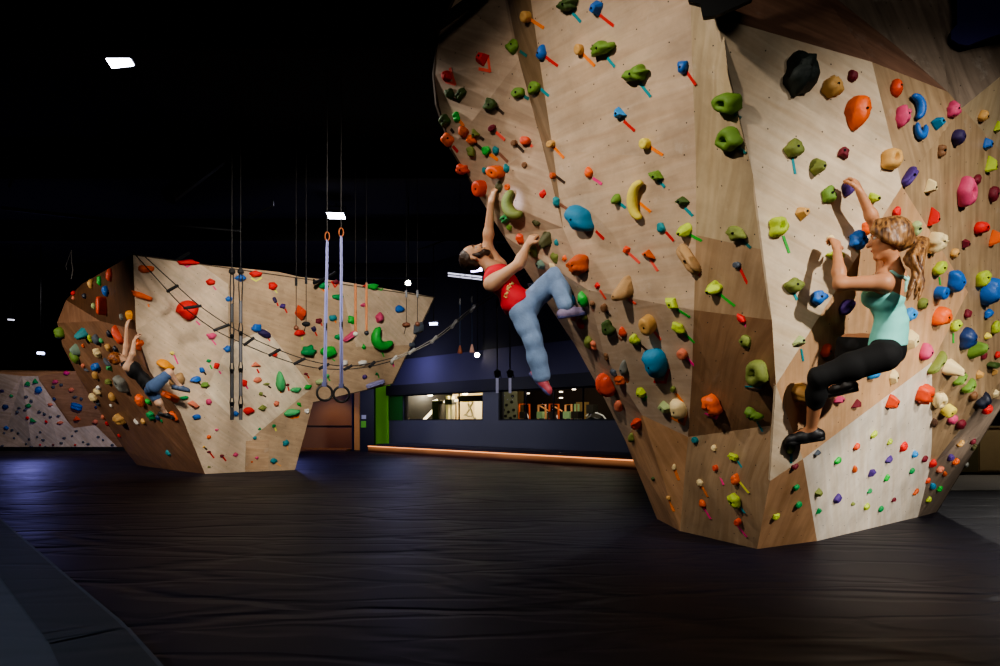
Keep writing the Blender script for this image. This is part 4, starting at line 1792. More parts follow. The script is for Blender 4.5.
# ------------------------------------------------------------------ beyond the left end: green pillar, posts, timber lobby wall
gp = empty('green_pillar', 'bright lime green painted pillar at the end of the bench', 'pillar', (0, 0, 0))
M_GREEN = mat('lime paint', '6fbf1c', 0.6, var=0.04, emit='6fbf1c', es=0.10)  # faint glow added to the paint in place of light
mb = MB()
wbox(mb, uu(374, SET), uu(387.8, SET), SET, SET + .3, 0, ZF + .1)
c = sum(mb.v, Vector()) / len(mb.v)
gp.location = (c.x, c.y, 0)
loc_(mb, gp).build('shaft', M_GREEN, gp)
mb = MB()
wbox(mb, uu(374, SET) - .02, uu(387.8, SET) + .02, SET - .02, SET + .32, 0, .06)
loc_(mb, gp).build('base_band', M_FASC, gp)
mb = MB()
wbox(mb, uu(389), uu(403), SET - .02, SET, ZS, ZT)  # green reflection in the glass, built as a coloured panel
tag(mb.build('green_reflection', mat('painted green reflection', '1f5a1c', 0.5)), 'dark green glass reflection built as a panel beside the gym window', 'wall panel')

YB = 23.6
sc = lambda px, py, Y=YB: at(px, py, Y)
mb = MB()
mb.box((sc(296, 0).x, YB, 0), (sc(352.5, 0).x, YB + .2, 2.9))
lob = mb.build('wall_lobby', mat('timber cladding', '7a5230', 0.5, var=0.25, scale=1.2))
struct(lob, 'warm timber lobby wall under a downlight')
mb = MB()
mb.box((sc(296, 0).x, YB - .04, sc(0, 426.5).z), (sc(352, 0).x, YB - .005, sc(0, 425.5).z))
struct(mb.build('trim_2', M_METAL), 'thin steel rail across the timber wall')
mb = MB()
mb.box((sc(300, 0).x, YB - 1.2, 0.0), (sc(354, 0).x, YB - .006, .05))
struct(mb.build('trim_3', mat('timber floor', '8d5c33', 0.4)), 'timber strip floor of the lobby')
mb = MB()
mb.box((sc(290, 0).x, YB - 1.0, 2.0), (sc(360, 0).x, YB - .01, 2.9))
struct(mb.build('ceiling_lobby', M_FASC))
po = empty('steel_post', 'slim dark blue post standing in front of the timber wall', 'post', (sc(353, 0, 22.6).x, 22.6, 0))
MB().tube([(0, 0, 0), (0, 0, 2.0)], .04, 10).build('shaft', mat('navy paint', '17173a', 0.5), po)
MB().tube([(0, 0, 0.003), (0, 0, .03)], .09, 12).build('base_plate', mat('navy paint', '17173a', 0.5), po)
mb = MB()
mb.box((sc(354, 0, 23.2).x, 23.2, 0), (sc(359.5, 0, 23.2).x, 23.4, 2.05))
tag(mb.build('door_jamb', mat('pale timber', 'b98d5a', 0.5, emit='b9803f', es=0.12)), 'narrow pale timber jamb lit beside the slim post', 'door frame')
dk = empty('dark_column', 'dark navy column with small grey and green notices', 'column', (0, 22.3, 0))
xa, xb = sc(360, 0, 22.3).x, sc(374, 0, 22.3).x
MB().box((xa, 0, 0), (xb, .3, 2.15)).build('shaft', mat('night blue paint', '12121f', 0.6), dk)
for (a, b_, c0, c1, cc, nm) in ((361.5, 366, 415, 419, '9a9aa8', 'grey_notice'), (361, 366, 421, 427.5, '5aa32a', 'green_notice')):
    p0, p1 = at(a, c1, 22.28), at(b_, c0, 22.28)
    MB().box((p0.x, -.02, p0.z), (p1.x, -.002, p1.z)).build(nm, mat(nm, cc, 0.5, emit=cc, es=0.12), dk)

# ------------------------------------------------------------------ fitness room behind the windows
RB = SET + 3.4
mb = MB()
wbox(mb, uu(389) - 1, UE, RB, RB + .1, 0, 2.6)
struct(mb.build('wall_fitness', mat('cream paint', 'c9b48c', 0.8, var=0.1, scale=1)))
mb = MB()
wbox(mb, uu(389) - 1, UE, SET + .26, RB, 2.25, 2.35)
struct(mb.build('ceiling_fitness', mat('fitness ceiling', '6f614b', 0.8)))
mb = MB()
wbox(mb, uu(389) - 1, UE, SET + .26, RB, 0.002, .012)
struct(mb.build('floor_fitness', mat('fitness floor', '2b2722', 0.6)))
mb = MB()
wbox(mb, uu(389) - 1.1, uu(389) - 1, SET + .2, RB, 0, 2.6)
wbox(mb, UE - .1, UE, SET + .2, RB, 0, 2.6)
struct(mb.build('wall_fitness_side', M_FASC))
DV = SET + 1.9
mb = MB()
lo_ = [wp(x, 420, b_) for x, b_ in ((486, SET + .26), (496, SET + .26), (496.5, RB), (487, RB))]
mb.hexa([Vector((p.x, p.y, 0)) for p in lo_], [Vector((p.x, p.y, 2.25)) for p in lo_])
struct(mb.build('wall_partition', M_FASC))
mb = MB()
wbox(mb, uu(524, RB - .1), uu(640, RB - .1) + 3, RB - .12, RB - .02, 0, 2.25)
struct(mb.build('wall_fitness_dark', mat('umber wall', '2a1d13', 0.8)))


def wthing(name, label, cat, px, back=DV, group=None):
    p = wp(px, 420, back)
    return empty(name, label, cat, (p.x, p.y, 0), group)


def q_(px, py, back=DV):
    return wp(px, py, back)


def part(root, name, m, mb, smooth=False):
    return loc_(mb, root).build(name, m, root, smooth)


# left window contents
M_WARM = mat('warm tube', 'fff0d0', 0.5, emit='ffe9c0', es=2.5)
for i, (a, b_) in enumerate((((444, 402), (449, 398.5)), ((433, 401.5), (437, 400)), ((455, 401), (458, 400)))):
    o = MB().tube([q_(*a), q_(*b_)], .035, 8).build('tube_lamp', M_WARM)
    tag(o, ['short bright lamp high behind the window, middle of three', 'short bright lamp high behind the window, leftmost of three', 'short bright lamp high behind the window, rightmost of three'][i], 'lamp', 'lamps in the fitness room')
o = MB().tube([q_(424, 420), q_(433, 410.5)], .05, 8).build('tube_lamp', M_WARM)
tag(o, 'slanting bright light tube low behind the left window', 'lamp')
r = wthing('weight_machine', 'dark weight machine standing in front of the pale room wall', 'exercise machine', 438)
M_GM = mat('machine grey', '3a3832', 0.5)
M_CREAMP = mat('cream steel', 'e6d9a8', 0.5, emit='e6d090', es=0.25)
part(r, 'frame', M_GM, MB().tube([q_(434, 401), q_(434, 445)], .07).tube([q_(440, 400), q_(440, 445)], .06).tube([q_(434, 402), q_(444, 402)], .06))
part(r, 'weight_stack', M_GM, MB().obox(q_(439, 412), U * .15, NN * .15, Vector((0, 0, .28))))
part(r, 'seat', M_GM, MB().obox(q_(442, 421), U * .14, NN * .2, Vector((0, 0, .05))))
r = wthing('cable_tower', 'cream cable machine tower seen through the left window', 'exercise machine', 450)
part(r, 'upright', M_CREAMP, MB().obox(q_(448.3, 418), U * .055, NN * .06, Vector((0, 0, .75))))
part(r, 'upright', M_CREAMP, MB().obox(q_(452.3, 418), U * .055, NN * .06, Vector((0, 0, .75))))
part(r, 'cross_head', M_GM, MB().obox(q_(450, 402), U * .2, NN * .08, Vector((0, 0, .09))))
part(r, 'cable', M_GM, MB().tube([q_(456, 402), q_(456, 440)], .02).tube([q_(459, 402), q_(459, 440)], .02))
r = wthing('cross_trainer', 'cream cross trainer with crossing arms behind the left window', 'exercise machine', 470)
part(r, 'arm', M_CREAMP, MB().tube([q_(466, 415), q_(470, 408), q_(473, 402)], .03))
part(r, 'arm', M_CREAMP, MB().tube([q_(468, 404), q_(471, 410), q_(473, 416)], .03))
part(r, 'base', M_CREAMP, MB().tube([q_(465, 415), q_(475, 418), q_(474, 440)], .035))
mb = MB()
mb.hexa([q_(474.5, 440, RB - .05), q_(482, 440, RB - .05), q_(482, 440, RB - .02), q_(474.5, 440, RB - .02)],
        [q_(474.5, 399, RB - .05), q_(482, 399, RB - .05), q_(482, 399, RB - .02), q_(474.5, 399, RB - .02)])
tag(mb.build('wall_panel', mat('ivory panel', 'e8d8ac', 0.6)), 'pale ivory wall panel at the end of the fitness room', 'wall panel')
mb = MB()
wbox(mb, uu(457, DV), uu(480, DV), DV, DV + .5, 1.62, 1.8)
tag(mb.build('duct_box', mat('umber duct', '2c2118', 0.7)), 'dark duct box along the fitness room ceiling', 'duct')
# right window contents
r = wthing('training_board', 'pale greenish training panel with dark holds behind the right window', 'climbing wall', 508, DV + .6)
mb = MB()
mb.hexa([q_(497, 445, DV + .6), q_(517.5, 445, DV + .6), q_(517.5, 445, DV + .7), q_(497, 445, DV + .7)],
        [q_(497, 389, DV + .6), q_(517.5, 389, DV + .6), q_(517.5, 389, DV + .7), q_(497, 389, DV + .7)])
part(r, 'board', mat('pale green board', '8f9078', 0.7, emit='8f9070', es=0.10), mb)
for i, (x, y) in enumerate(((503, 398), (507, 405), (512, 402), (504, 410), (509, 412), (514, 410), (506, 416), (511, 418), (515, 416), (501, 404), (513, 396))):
    part(r, 'hold', M_GM, MB().lathe(q_(x, y, DV + .59), -NN, [(0, .05), (.05, .04), (.06, .01)], 8))
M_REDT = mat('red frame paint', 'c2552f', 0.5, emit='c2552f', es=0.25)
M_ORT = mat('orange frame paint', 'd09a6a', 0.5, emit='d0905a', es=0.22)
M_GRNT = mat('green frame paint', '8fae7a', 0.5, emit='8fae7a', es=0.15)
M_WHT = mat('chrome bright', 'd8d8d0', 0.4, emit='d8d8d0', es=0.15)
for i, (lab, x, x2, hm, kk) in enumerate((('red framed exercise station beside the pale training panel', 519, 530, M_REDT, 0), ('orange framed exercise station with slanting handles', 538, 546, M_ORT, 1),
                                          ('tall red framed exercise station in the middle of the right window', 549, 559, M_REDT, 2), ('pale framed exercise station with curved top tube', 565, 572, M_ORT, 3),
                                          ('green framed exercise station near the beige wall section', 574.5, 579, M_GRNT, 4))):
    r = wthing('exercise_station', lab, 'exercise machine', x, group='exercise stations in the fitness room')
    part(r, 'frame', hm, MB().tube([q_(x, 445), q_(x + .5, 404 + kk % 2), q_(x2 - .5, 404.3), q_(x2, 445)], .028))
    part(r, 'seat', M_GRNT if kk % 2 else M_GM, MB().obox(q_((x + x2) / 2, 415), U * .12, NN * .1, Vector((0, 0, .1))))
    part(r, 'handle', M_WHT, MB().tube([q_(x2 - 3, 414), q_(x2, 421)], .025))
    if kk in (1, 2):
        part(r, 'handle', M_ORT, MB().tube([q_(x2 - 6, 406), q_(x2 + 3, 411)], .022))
mb = MB()
mb.hexa([q_(576, 445, RB - .2), q_(589, 445, RB - .2), q_(589, 445, RB - .14), q_(576, 445, RB - .14)],
        [q_(576, 402, RB - .2), q_(589, 402, RB - .2), q_(589, 402, RB - .14), q_(576, 402, RB - .14)])
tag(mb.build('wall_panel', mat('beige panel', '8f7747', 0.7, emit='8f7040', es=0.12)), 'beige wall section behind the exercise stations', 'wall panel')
r = wthing('treadmill', 'dark treadmill with pale curved handrail behind the right window', 'treadmill', 596)
part(r, 'deck', M_GM, MB().obox(q_(596, 427), U * .42, NN * .25, Vector((0, 0, .08))))
part(r, 'console', M_GM, MB().obox(q_(592, 409), U * .12, NN * .1, Vector((0, 0, .12))))
part(r, 'handrail', M_WHT, MB().tube([q_(586, 416), q_(590, 413), q_(597, 413), q_(603, 415.5), q_(607, 421)], .02))
part(r, 'upright', M_GM, MB().tube([q_(588, 428), q_(591, 410)], .05))
part(r, 'motor_cover', M_GM, MB().tube([q_(588, 420), q_(594, 417), q_(601, 420)], [.08, .14, .08]))
for i, (x, y) in enumerate(((528, 393.5), (562.8, 388.3), (561, 392), (574, 389.5), (561, 398))):
    p = wp(x, y, DV)
    o = MB().lathe(p, (0, 0, -1), [(-.02, .05), (0, .06), (.015, .045)], 12).build('downlight', mat('downlight', 'fff0d8', 0.4, emit='fff0d8', es=2.2))
    tag(o, ['small downlight near the pale training panel', 'brightest small downlight, topmost in the right window', 'small downlight just under the topmost one', 'small downlight above the beige wall section', 'lowest small downlight in the right window'][i], 'downlight', 'downlights in the fitness room')

# ------------------------------------------------------------------ ceiling works
for i, y in enumerate((8.2, 12.6, 17.0, 21.4)):
    o = MB().box((-19, y, 5.35), (16, y + .22, 5.8)).build(f'trim_{i + 4}', M_CEIL)
    struct(o, 'black ceiling beam')


def flood(px, py, Y, w, h, rz, label, es, tilt=0.0):
    p = at(px, py, Y)
    r = empty('floodlight', label, 'light', tuple(p), 'ceiling floodlights')
    r.rotation_euler = (tilt, 0, rz)
    MB().box((-w / 2 - .02, -h / 2 - .02, .012), (w / 2 + .02, h / 2 + .02, .07)).build('housing', M_METAL, r)
    MB().box((-w / 2, -h / 2, -.004), (w / 2, h / 2, .011)).build('lens', mat('flood lens', 'ffffff', 0.3, emit='e6e8ff', es=es), r)
    mb = MB()
    for s in (-1, 1):
        mb.box((s * (w / 2 + .03) - .008, -.02, .03), (s * (w / 2 + .03) + .008, .02, .2))
    mb.box((-w / 2 - .038, -.02, .2), (w / 2 + .038, .02, .215))
    mb.tube([(0, 0, .21), (0, 0, max(.25, 5.78 - p.z))], .012)
    mb.build('ceiling_bracket', M_METAL, r)
    return r


flood(118, 59, 8.6, .31, .20, -.22, 'big bright floodlight panel on the ceiling, upper left', 40, -0.62)
flood(336, 216, 15.4, .36, .40, .1, 'small bright floodlight above the gymnastic ring straps', 25)


def spot_lamp(px, py, Y, r_, label, es, col='fff3d0', aim=(0, -1, -.15)):
    p = at(px, py, Y)
    r = empty('spot_lamp', label, 'light', tuple(p), 'spot lamps on the ceiling')
    a = Vector(aim).normalized()
    MB().lathe(-a * .16, a, [(0, r_ * .7), (.05, r_ * 1.15), (.15, r_ * 1.25), (.158, r_ * 1.2)], 16).build('housing', M_METAL, r, True)
    MB().lathe(a * .0, a, [(0, r_), (.012, r_ * .9), (.02, r_ * .2)], 16).build('lens', mat('spot lens' + str(es), 'ffffff', .3, emit=col, es=es), r, True)
    MB().tube([-a * .08, (-a * .08) + Vector((0, 0, 5.78 - p.z))], .012).build('stem', M_METAL, r)


spot_lamp(408, 283, 15.0, .055, 'glaring spot lamp right above the top edge of the left boulder', 60)
spot_lamp(477, 355, 19.5, .065, 'glaring spot lamp low between the cone grips and pipe handles', 55)


def tube_light(a, b, r, label, es, col='e8e8ff'):
    o = empty('strip_light', label, 'light', tuple((a + b) / 2), 'strip lights under the ceiling')
    base = o.location.copy()
    MB().tube([a - base, b - base], r, 8).build('tube', mat('strip tube %g' % es, 'ffffff', .4, emit=col, es=es), o)
    up = Vector((0, 0, r * 1.6))
    d = (b - a)
    MB().obox(up, d * .52, Vector((0, 1, 0)) * r * 1.6, (0, 0, r * .5)).build('housing', M_METAL, o)
    MB().tube([up, up + Vector((0, 0, 5.78 - base.z - up.z))], .01).build('stem', M_METAL, o)


tube_light(at(429.5, 324, 19), at(437.5, 323.6, 19), .035, 'short strip light beside the right tip of the left boulder', 7, 'cfd6ff')
tube_light(at(471, 270.4, 16), at(482, 268.8, 16), .05, 'short bright strip light behind the neck of the man', 9, 'c9bcff')
tube_light(at(448, 273.4, 17), at(482, 277.2, 17), .022, 'upper long thin strip light behind the shoulder of the man', 1.2)
tube_light(at(448, 275.6, 16.6), at(482, 279.6, 16.6), .018, 'lower long thin strip light behind the shoulder of the man', .8)
tube_light(at(37.5, 353, 18), at(44, 353.4, 18), .035, 'short strip light at the far left above the far wall', 5, 'c8d0ff')
tube_light(at(8, 319.5, 19), at(14, 320, 19), .02, 'dim tiny strip light at the left border', .9)


def pipe(name, pts, r, label, m=M_CEIL, cat='pipe'):
    base = Vector(pts[0])
    o = MB().tube([Vector(p) - base for p in pts], r, 10).build(name, m)
    o.location = base
    return tag(o, label, cat)


pipe('duct', [at(168, 196, 11.5), at(240, 142, 12.5)], .14, 'dim round duct slanting below the black ceiling', mat('duct black', '0c0c0d', .7), 'duct')
pipe('hanging_bracket', [at(248, 217, 13), at(273, 206, 13), at(273, 200, 13)], .018, 'thin bent bracket below the ceiling near the middle', M_METAL, 'bracket')
pipe('hanging_bracket', [at(418, 250, 14), at(446, 240, 14), at(447, 234, 14)], .018, 'thin bent bracket below the ceiling left of the man', M_METAL, 'bracket')
pipe('hanging_bracket', [at(9, 187, 10), at(22, 158, 10), at(23, 154, 10)], .018, 'thin bent bracket at the far left below the ceiling', M_METAL, 'bracket')
pipe('ceiling_pipe', [at(2, 208, 12), at(110, 220, 12.4), at(240, 231, 13)], .03, 'long dim conduit above the left boulder', mat('duct grey', '17171a', .6, .2))
pipe('hanging_cable', [at(71.5, 250, 14), at(71.8, 262, 14), at(73, 270, 14), at(71.5, 279, 14)], .01, 'pale loop of cable hanging left of the dark upper panel', mat('pale cable', '6a6560', .6), 'cable')
pipe('hanging_cable', [at(71.5, 250, 14), at(66, 266, 14), at(67, 270, 14)], .006, 'thin faint cable beside the pale loop', mat('pale cable', '6a6560', .6), 'cable')

# black pole crossing the boulder's upper left corner; black box over the top edge; navy fabric at upper right
pipe('black_pole', [at(424, 36, 5.9), at(441, 23, 5.82), at(478, -4, 5.72), at(540, -50, 5.5)], .045, 'black pole slanting across the upper left corner of the large boulder', M_BLACK, 'pole')
bx = empty('speaker_box', 'black box hanging over the top edge of the large boulder', 'box', tuple(at(718, -5, 4.1)))
pts = [(684, -30), (688, 1), (700, 4), (702.5, 17), (716, 15.5), (752, -1), (762, -30)]
fr = [at(x, y, 4.02) - bx.location for x, y in pts]
bk = [p + Vector((.04, .12, .05)) for p in fr]
k = len(fr)
mb = MB()
mb.add(fr + bk, [tuple(range(k)), tuple(range(k, 2 * k))[::-1]] + [(i, k + i, k + (i + 1) % k, (i + 1) % k) for i in range(k)])
mb.build('casing', M_BLACK, bx)
MB().tube([Vector((.05, .08, .1)), Vector((.05, .08, 5.79 - bx.location.z))], .02).build('ceiling_rod', M_BLACK, bx)
nv = empty('fabric_banner', 'dark navy fabric cover hanging at the upper right corner', 'fabric', tuple(at(985, 10, 5.0)))
pts = [(957, -60), (957, 24), (951, 31), (951, 39), (959, 44), (968, 45.5), (985, 39), (1012, 30), (1040, 20), (1040, -60)]
fr = [at(x, y, 5.0) - nv.location for x, y in pts]
bk = [p * 0.98 + Vector((.04, .10, .02)) for p in fr]
k = len(fr)
mb = MB()
mb.add(fr + bk, [tuple(range(k)), tuple(range(k, 2 * k))[::-1]] + [(i, k + i, k + (i + 1) % k, (i + 1) % k) for i in range(k)])
mb.build('cover', mat('navy cloth', '1a1650', .9, var=.1), nv)
# ------------------------------------------------------------------ ropes and grips
CZ = 5.79


def ceil_at(p):
    return Vector((p.x, p.y, CZ))


M_ROPE = mat('dark rope', '17130f', .8, bump=.3, scale=40)
M_WEB = mat('lilac webbing', '63638a', .8)
M_RING = mat('ring rubber', '2a2826', .45, emit='2a2826', es=.02)
M_TUBE = mat('dark foam tube', '2b2a2c', .6)
M_TUBE2 = mat('grey foam tube', '4a484a', .55)
M_OSTR = mat('orange webbing', 'b9764a', .7)
M_CARA = mat('anodised orange', '9a5a38', .35, .5)
M_WOODG = mat('grip wood', '6a3f28', .5)

# slanting rope bridge / ladder
low = [(133, 252), (168, 291), (185, 308), (215, 330), (245, 344.5), (270, 355), (295, 363.5), (320, 368.3), (345, 369.3), (370, 366.5), (392, 361), (410, 353), (432, 342), (452, 327), (471, 311), (500, 292), (540, 268)]
upp = [(140, 252), (177, 286), (200, 306), (228, 325), (253, 338.5), (279, 350), (304, 359), (328, 364.5), (351, 366), (374, 362.5), (396, 357), (414, 349.5), (436, 337), (456, 321), (474, 306), (503, 286), (544, 262)]
rb = empty('rope_ladder', 'long rope ladder slung in a curve across the left boulder', 'rope ladder', tuple(at(300, 360, 10.9)))
Yl = [11.15 - 0.03 * i for i in range(17)]
Lr = [at(x, y, Y) for (x, y), Y in zip(low, Yl)]
Ur = [at(x, y, Y + .12) for (x, y), Y in zip(upp, Yl)]
def bez(P, n=5):
    out = []
    for i in range(len(P) - 1):
        p0, p1, p2, p3 = P[max(i - 1, 0)], P[i], P[i + 1], P[min(i + 2, len(P) - 1)]
        for k in range(n):
            t = k / n
            out.append(.5 * ((2 * p1) + (p2 - p0) * t + (2 * p0 - 5 * p1 + 4 * p2 - p3) * t * t + (3 * p1 - p0 - 3 * p2 + p3) * t ** 3))
    return out + [P[-1]]


M_ROPE_LIT = mat('rope lit tone', '8a8478', .8)  # light on the right end put into a paler rope colour
part(rb, 'rope', M_ROPE, MB().tube(bez(Lr[:11]), .008, 6), True)
part(rb, 'rope', M_ROPE, MB().tube(bez(Ur[:11]), .008, 6), True)
part(rb, 'rope', M_ROPE_LIT, MB().tube(bez(Lr[10:]), .008, 6), True)['label'] = 'end of the rope in a painted lit tone'
part(rb, 'rope', M_ROPE_LIT, MB().tube(bez(Ur[10:]), .008, 6), True)['label'] = 'end of the rope in a painted lit tone'
M_RUNG = mat('rung black', '141211', .6)
M_RUNG_LIT = mat('rung lit tone', '9a968e', .6, emit='9a968e', es=.04)  # lit right-hand rungs done by paler colour and a faint glow
for i in range(1, 16):
    a, b = Lr[i], Ur[i]
    d = (b - a) * .1
    part(rb, 'rung', M_RUNG if i < 10 else M_RUNG_LIT, MB().tube([a - d, b + d], .024, 8))
# steel anchors on the boulder top
for i, (x, y, x2, y2, lab) in enumerate(((168, 265.5, 178, 259.5, 'black anchor arm near the top edge beside the magenta tape'), (314, 283, 326, 278, 'black anchor arm near the top edge left of the ring straps'))):
    p = at(x, y, 11.9 if i == 0 else 13.2)
    q2 = at(x2, y2, 12.05 if i == 0 else 13.6)
    r = empty('anchor_arm', lab, 'bracket', tuple(p), 'steel anchor arms')
    MB().tube([(0, 0, 0), q2 - p, (q2 - p) * 1.6 + Vector((0, .2, .1))], .03, 8).build('arm', M_BLACK, r)
    MB().tube([(0, 0, .07), (0, 0, -.01)], .02, 8).build('end_pin', M_BLACK, r)


def cord(mb, pts, r=.006):
    return mb.tube(pts, r, 6)


def pole(px, segs, loops, Y, label, m):
    p = at(px, 268, Y)
    r = empty('training_pole', label, 'training pole', tuple(at(px, 420, Y)), 'hanging training poles')
    part(r, 'cord', M_ROPE, cord(MB(), [ceil_at(p), p], .008))
    part(r, 'knot', M_ROPE, MB().lathe(at(px, 268, Y), (0, 0, -1), [(0, .01), (.03, .045), (.07, .05), (.1, .02)], 10))
    s = Y / F
    for y0, y1 in segs:
        part(r, 'tube', m, MB().tube([at(px, y0, Y), at(px, y1, Y)], 1.75 * s, 12))
    for y0, y1 in loops:
        for sx in (-1, 1):
            part(r, 'loop_cord', M_ROPE, cord(MB(), [at(px + sx * 1.0, y0 - 1, Y), at(px + sx * 1.9, (y0 + y1) / 2, Y), at(px + sx * 1.1, y1 + 1, Y)], .009))
    for y0, y1 in loops[1:]:
        part(r, 'connector', M_METAL, MB().lathe(at(px, y1 - 5, Y), (0, 0, -1), [(0, .01), (.02, .035), (.05, .03), (.07, .01)], 8))


pole(232, [(304, 322), (339, 363), (374, 398), (407, 420)], [(271, 304), (322, 339), (363, 374), (398, 407)], 10.6, 'left of two long segmented poles hanging in front of the left boulder', M_TUBE)
pole(240.7, [(301, 323), (336, 362), (373, 396), (409, 420)], [(269, 301), (323, 336), (362, 373), (396, 409)], 10.7, 'right of two long segmented poles hanging in front of the left boulder', M_TUBE2)

# gymnastic rings
for i, (xt, yt, xb, yb, rr, lab) in enumerate(((327.3, 240, 324.6, 393, 7.6, 'left dark gymnastic ring hanging on a long lilac strap'), (341.2, 236, 341.4, 394.3, 7.6, 'right dark gymnastic ring hanging on a long lilac strap'))):
    Y = 9.6
    c = at(xb, yb, Y)
    r = empty('gymnastic_ring', lab, 'gymnastic ring', tuple(c), 'gymnastic rings')
    R_ = rr * Y / F
    tw = .45 if i == 0 else .2
    pts = [c + Vector((math.cos(t) * math.cos(tw) * R_, math.cos(t) * math.sin(tw) * R_, math.sin(t) * R_)) for t in [2 * math.pi * k / 28 for k in range(28)]]
    part(r, 'ring', M_RING, MB().tube(pts, .0165, 10, closed=True), True)
    top = at(xt, yt, Y)
    tb = c + Vector((0, 0, R_))
    w = .012
    mb = MB()
    for sx in (-1, 1):
        a, b = top + Vector((sx * .006, sx * .008, 0)), tb + Vector((sx * .006, sx * .03, 0))
        mb.hexa([b + Vector((-w, -.002, 0)), b + Vector((w, -.002, 0)), b + Vector((w, .002, 0)), b + Vector((-w, .002, 0))],
                [a + Vector((-w * .8, -.002, 0)), a + Vector((w * .8, -.002, 0)), a + Vector((w * .8, .002, 0)), a + Vector((-w * .8, .002, 0))])
    part(r, 'strap', M_WEB, mb)
    part(r, 'strap_loop', M_WEB, MB().obox(tb + Vector((0, 0, .012)), (.03, 0, 0), (0, .035, 0), (0, 0, .03)))
    part(r, 'buckle', M_METAL, MB().obox(at(xt + (xb - xt) * .6, yt + (yb - yt) * (.56), Y) + Vector((0, -.012, 0)), (.022, 0, 0), (0, .008, 0), (0, 0, .035)))
    cc = top + Vector((0, 0, .05))
    part(r, 'carabiner', M_CARA, MB().tube([cc + Vector((math.cos(t) * .03, 0, math.sin(t) * .06)) for t in [2 * math.pi * k / 14 for k in range(14)]], .009, 6, closed=True))
    part(r, 'cord', M_ROPE, cord(MB(), [ceil_at(top), cc + Vector((0, 0, .06))], .007))


def grip(name, px, ytop, ybot, Y, label, kind, m, cordm=M_ROPE, cr=.006, group=None, xb=None):
    xb = px if xb is None else xb
    p = at(px, ytop, Y)
    e = at(xb, ybot, Y)
    r = empty(name, label, 'hanging grip', tuple(e), group)
    part(r, 'cord', M_ROPE, cord(MB(), [ceil_at(p), p], .006))
    s = Y / F
    if kind == 'ball':
        R_ = 2.5 * s
        part(r, 'strap', cordm, cord(MB(), [p, at(xb, ybot - 2, Y)], cr))
        part(r, 'ball', m, MB().lathe(e + Vector((0, 0, R_)), (0, 0, -1), [(R_ - R_ * math.cos(a), max(.002, R_ * math.sin(a))) for a in [math.pi * k / 10 for k in range(11)]], 14), True)
    elif kind == 'disc':
        R_ = 4.2 * s
        part(r, 'strap', cordm, cord(MB(), [p, at(xb, ybot - 2, Y)], cr))
        part(r, 'ball', m, MB().lathe(e + Vector((0, 0, R_ * .62)), (0, 0, -1), [(R_ * .62 * (1 - math.cos(a)), max(.002, R_ * math.sin(a))) for a in [math.pi * k / 10 for k in range(11)]], 16), True)
        part(r, 'tail_cord', M_ROPE, cord(MB(), [e, e + Vector((-.04, 0, -9 * s))], .006))
    elif kind == 'cone':
        part(r, 'strap', cordm, cord(MB(), [p, at(xb, ybot - 4, Y)], cr))
        part(r, 'cone', m, MB().lathe(at(xb, ybot - 8, Y), (0, 0, -1), [(0, .3 * s), (.5 * s, .8 * s), (8 * s, 2.6 * s), (8.6 * s, 2.2 * s)], 14), True)
    elif kind == 'pipe':
        part(r, 'strap', cordm, cord(MB(), [p, at(xb, ybot - 18, Y)], .012))
        part(r, 'knot', M_ROPE, MB().lathe(at(xb, ybot - 24, Y), (0, 0, -1), [(0, .01), (.04, .06), (.12, .05), (.16, .02)], 8))
        part(r, 'pipe', m, MB().tube([at(xb, ybot - 19, Y), at(xb, ybot, Y)], 1.35 * s, 12))
        part(r, 'tail_cord', M_ROPE, cord(MB(), [at(xb, ybot - 24, Y), at(xb + 3, ybot - 20, Y), at(xb + 4, ybot - 15, Y)], .01))
    part(r, 'clip', M_METAL, MB().obox(p + Vector((0, 0, -.05)), (.018, 0, 0), (0, .012, 0), (0, 0, .06)))
    return r


GB = 'hanging ball grips'
grip('ball_grip', 296.2, 279, 328, 11.2, 'small dark ball grip on a thin cord, leftmost of the hanging ball grips', 'ball', M_WOODG, group=GB)
grip('ball_grip', 306.2, 277, 324, 11.2, 'wide black disc grip on a thin cord over the red-orange shield hold', 'disc', M_BLACK, group=GB)
grip('ball_grip', 355.5, 284, 334, 11.6, 'pale ball grip on an orange strap near the red-pink crimp', 'ball', mat('cream ball', 'd8d6c4', .5), M_OSTR, .022, GB)
grip('ball_grip', 366.5, 283, 333, 11.6, 'dark ball grip on an orange strap left of the pink trumpet hold', 'ball', mat('slate ball', '24272c', .5), M_OSTR, .02, GB)
grip('ball_grip', 406.4, 291, 325, 12.0, 'brown ball grip on a thin cord below the glaring spot lamp', 'disc', M_WOODG, group=GB)
grip('ball_grip', 417.4, 291, 324, 12.0, 'brown ball grip on a thin cord in front of the slate triangle hold', 'ball', M_WOODG, group=GB)
GC = 'hanging cone grips'
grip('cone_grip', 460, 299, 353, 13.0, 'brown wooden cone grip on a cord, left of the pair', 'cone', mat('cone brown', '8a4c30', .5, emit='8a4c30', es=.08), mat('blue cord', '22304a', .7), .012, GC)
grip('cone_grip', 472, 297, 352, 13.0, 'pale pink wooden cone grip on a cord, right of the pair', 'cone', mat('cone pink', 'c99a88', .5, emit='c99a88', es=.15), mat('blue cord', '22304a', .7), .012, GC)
GP = 'hanging pipe handles'
M_PIPE = mat('white pipe', 'a9a6b8', .5, emit='a9a6c0', es=.3)  # slight glow added to brighten the pipes
grip('pipe_handle', 497.2, 300, 393, 12.0, 'left white pipe handle hanging from a knotted strap below the man', 'pipe', M_PIPE, mat('grey strap', '33302e', .8), .012, GP)
grip('pipe_handle', 510, 300, 393, 12.0, 'right white pipe handle hanging from a knotted strap below the man', 'pipe', M_PIPE, mat('grey strap', '33302e', .8), .012, GP)
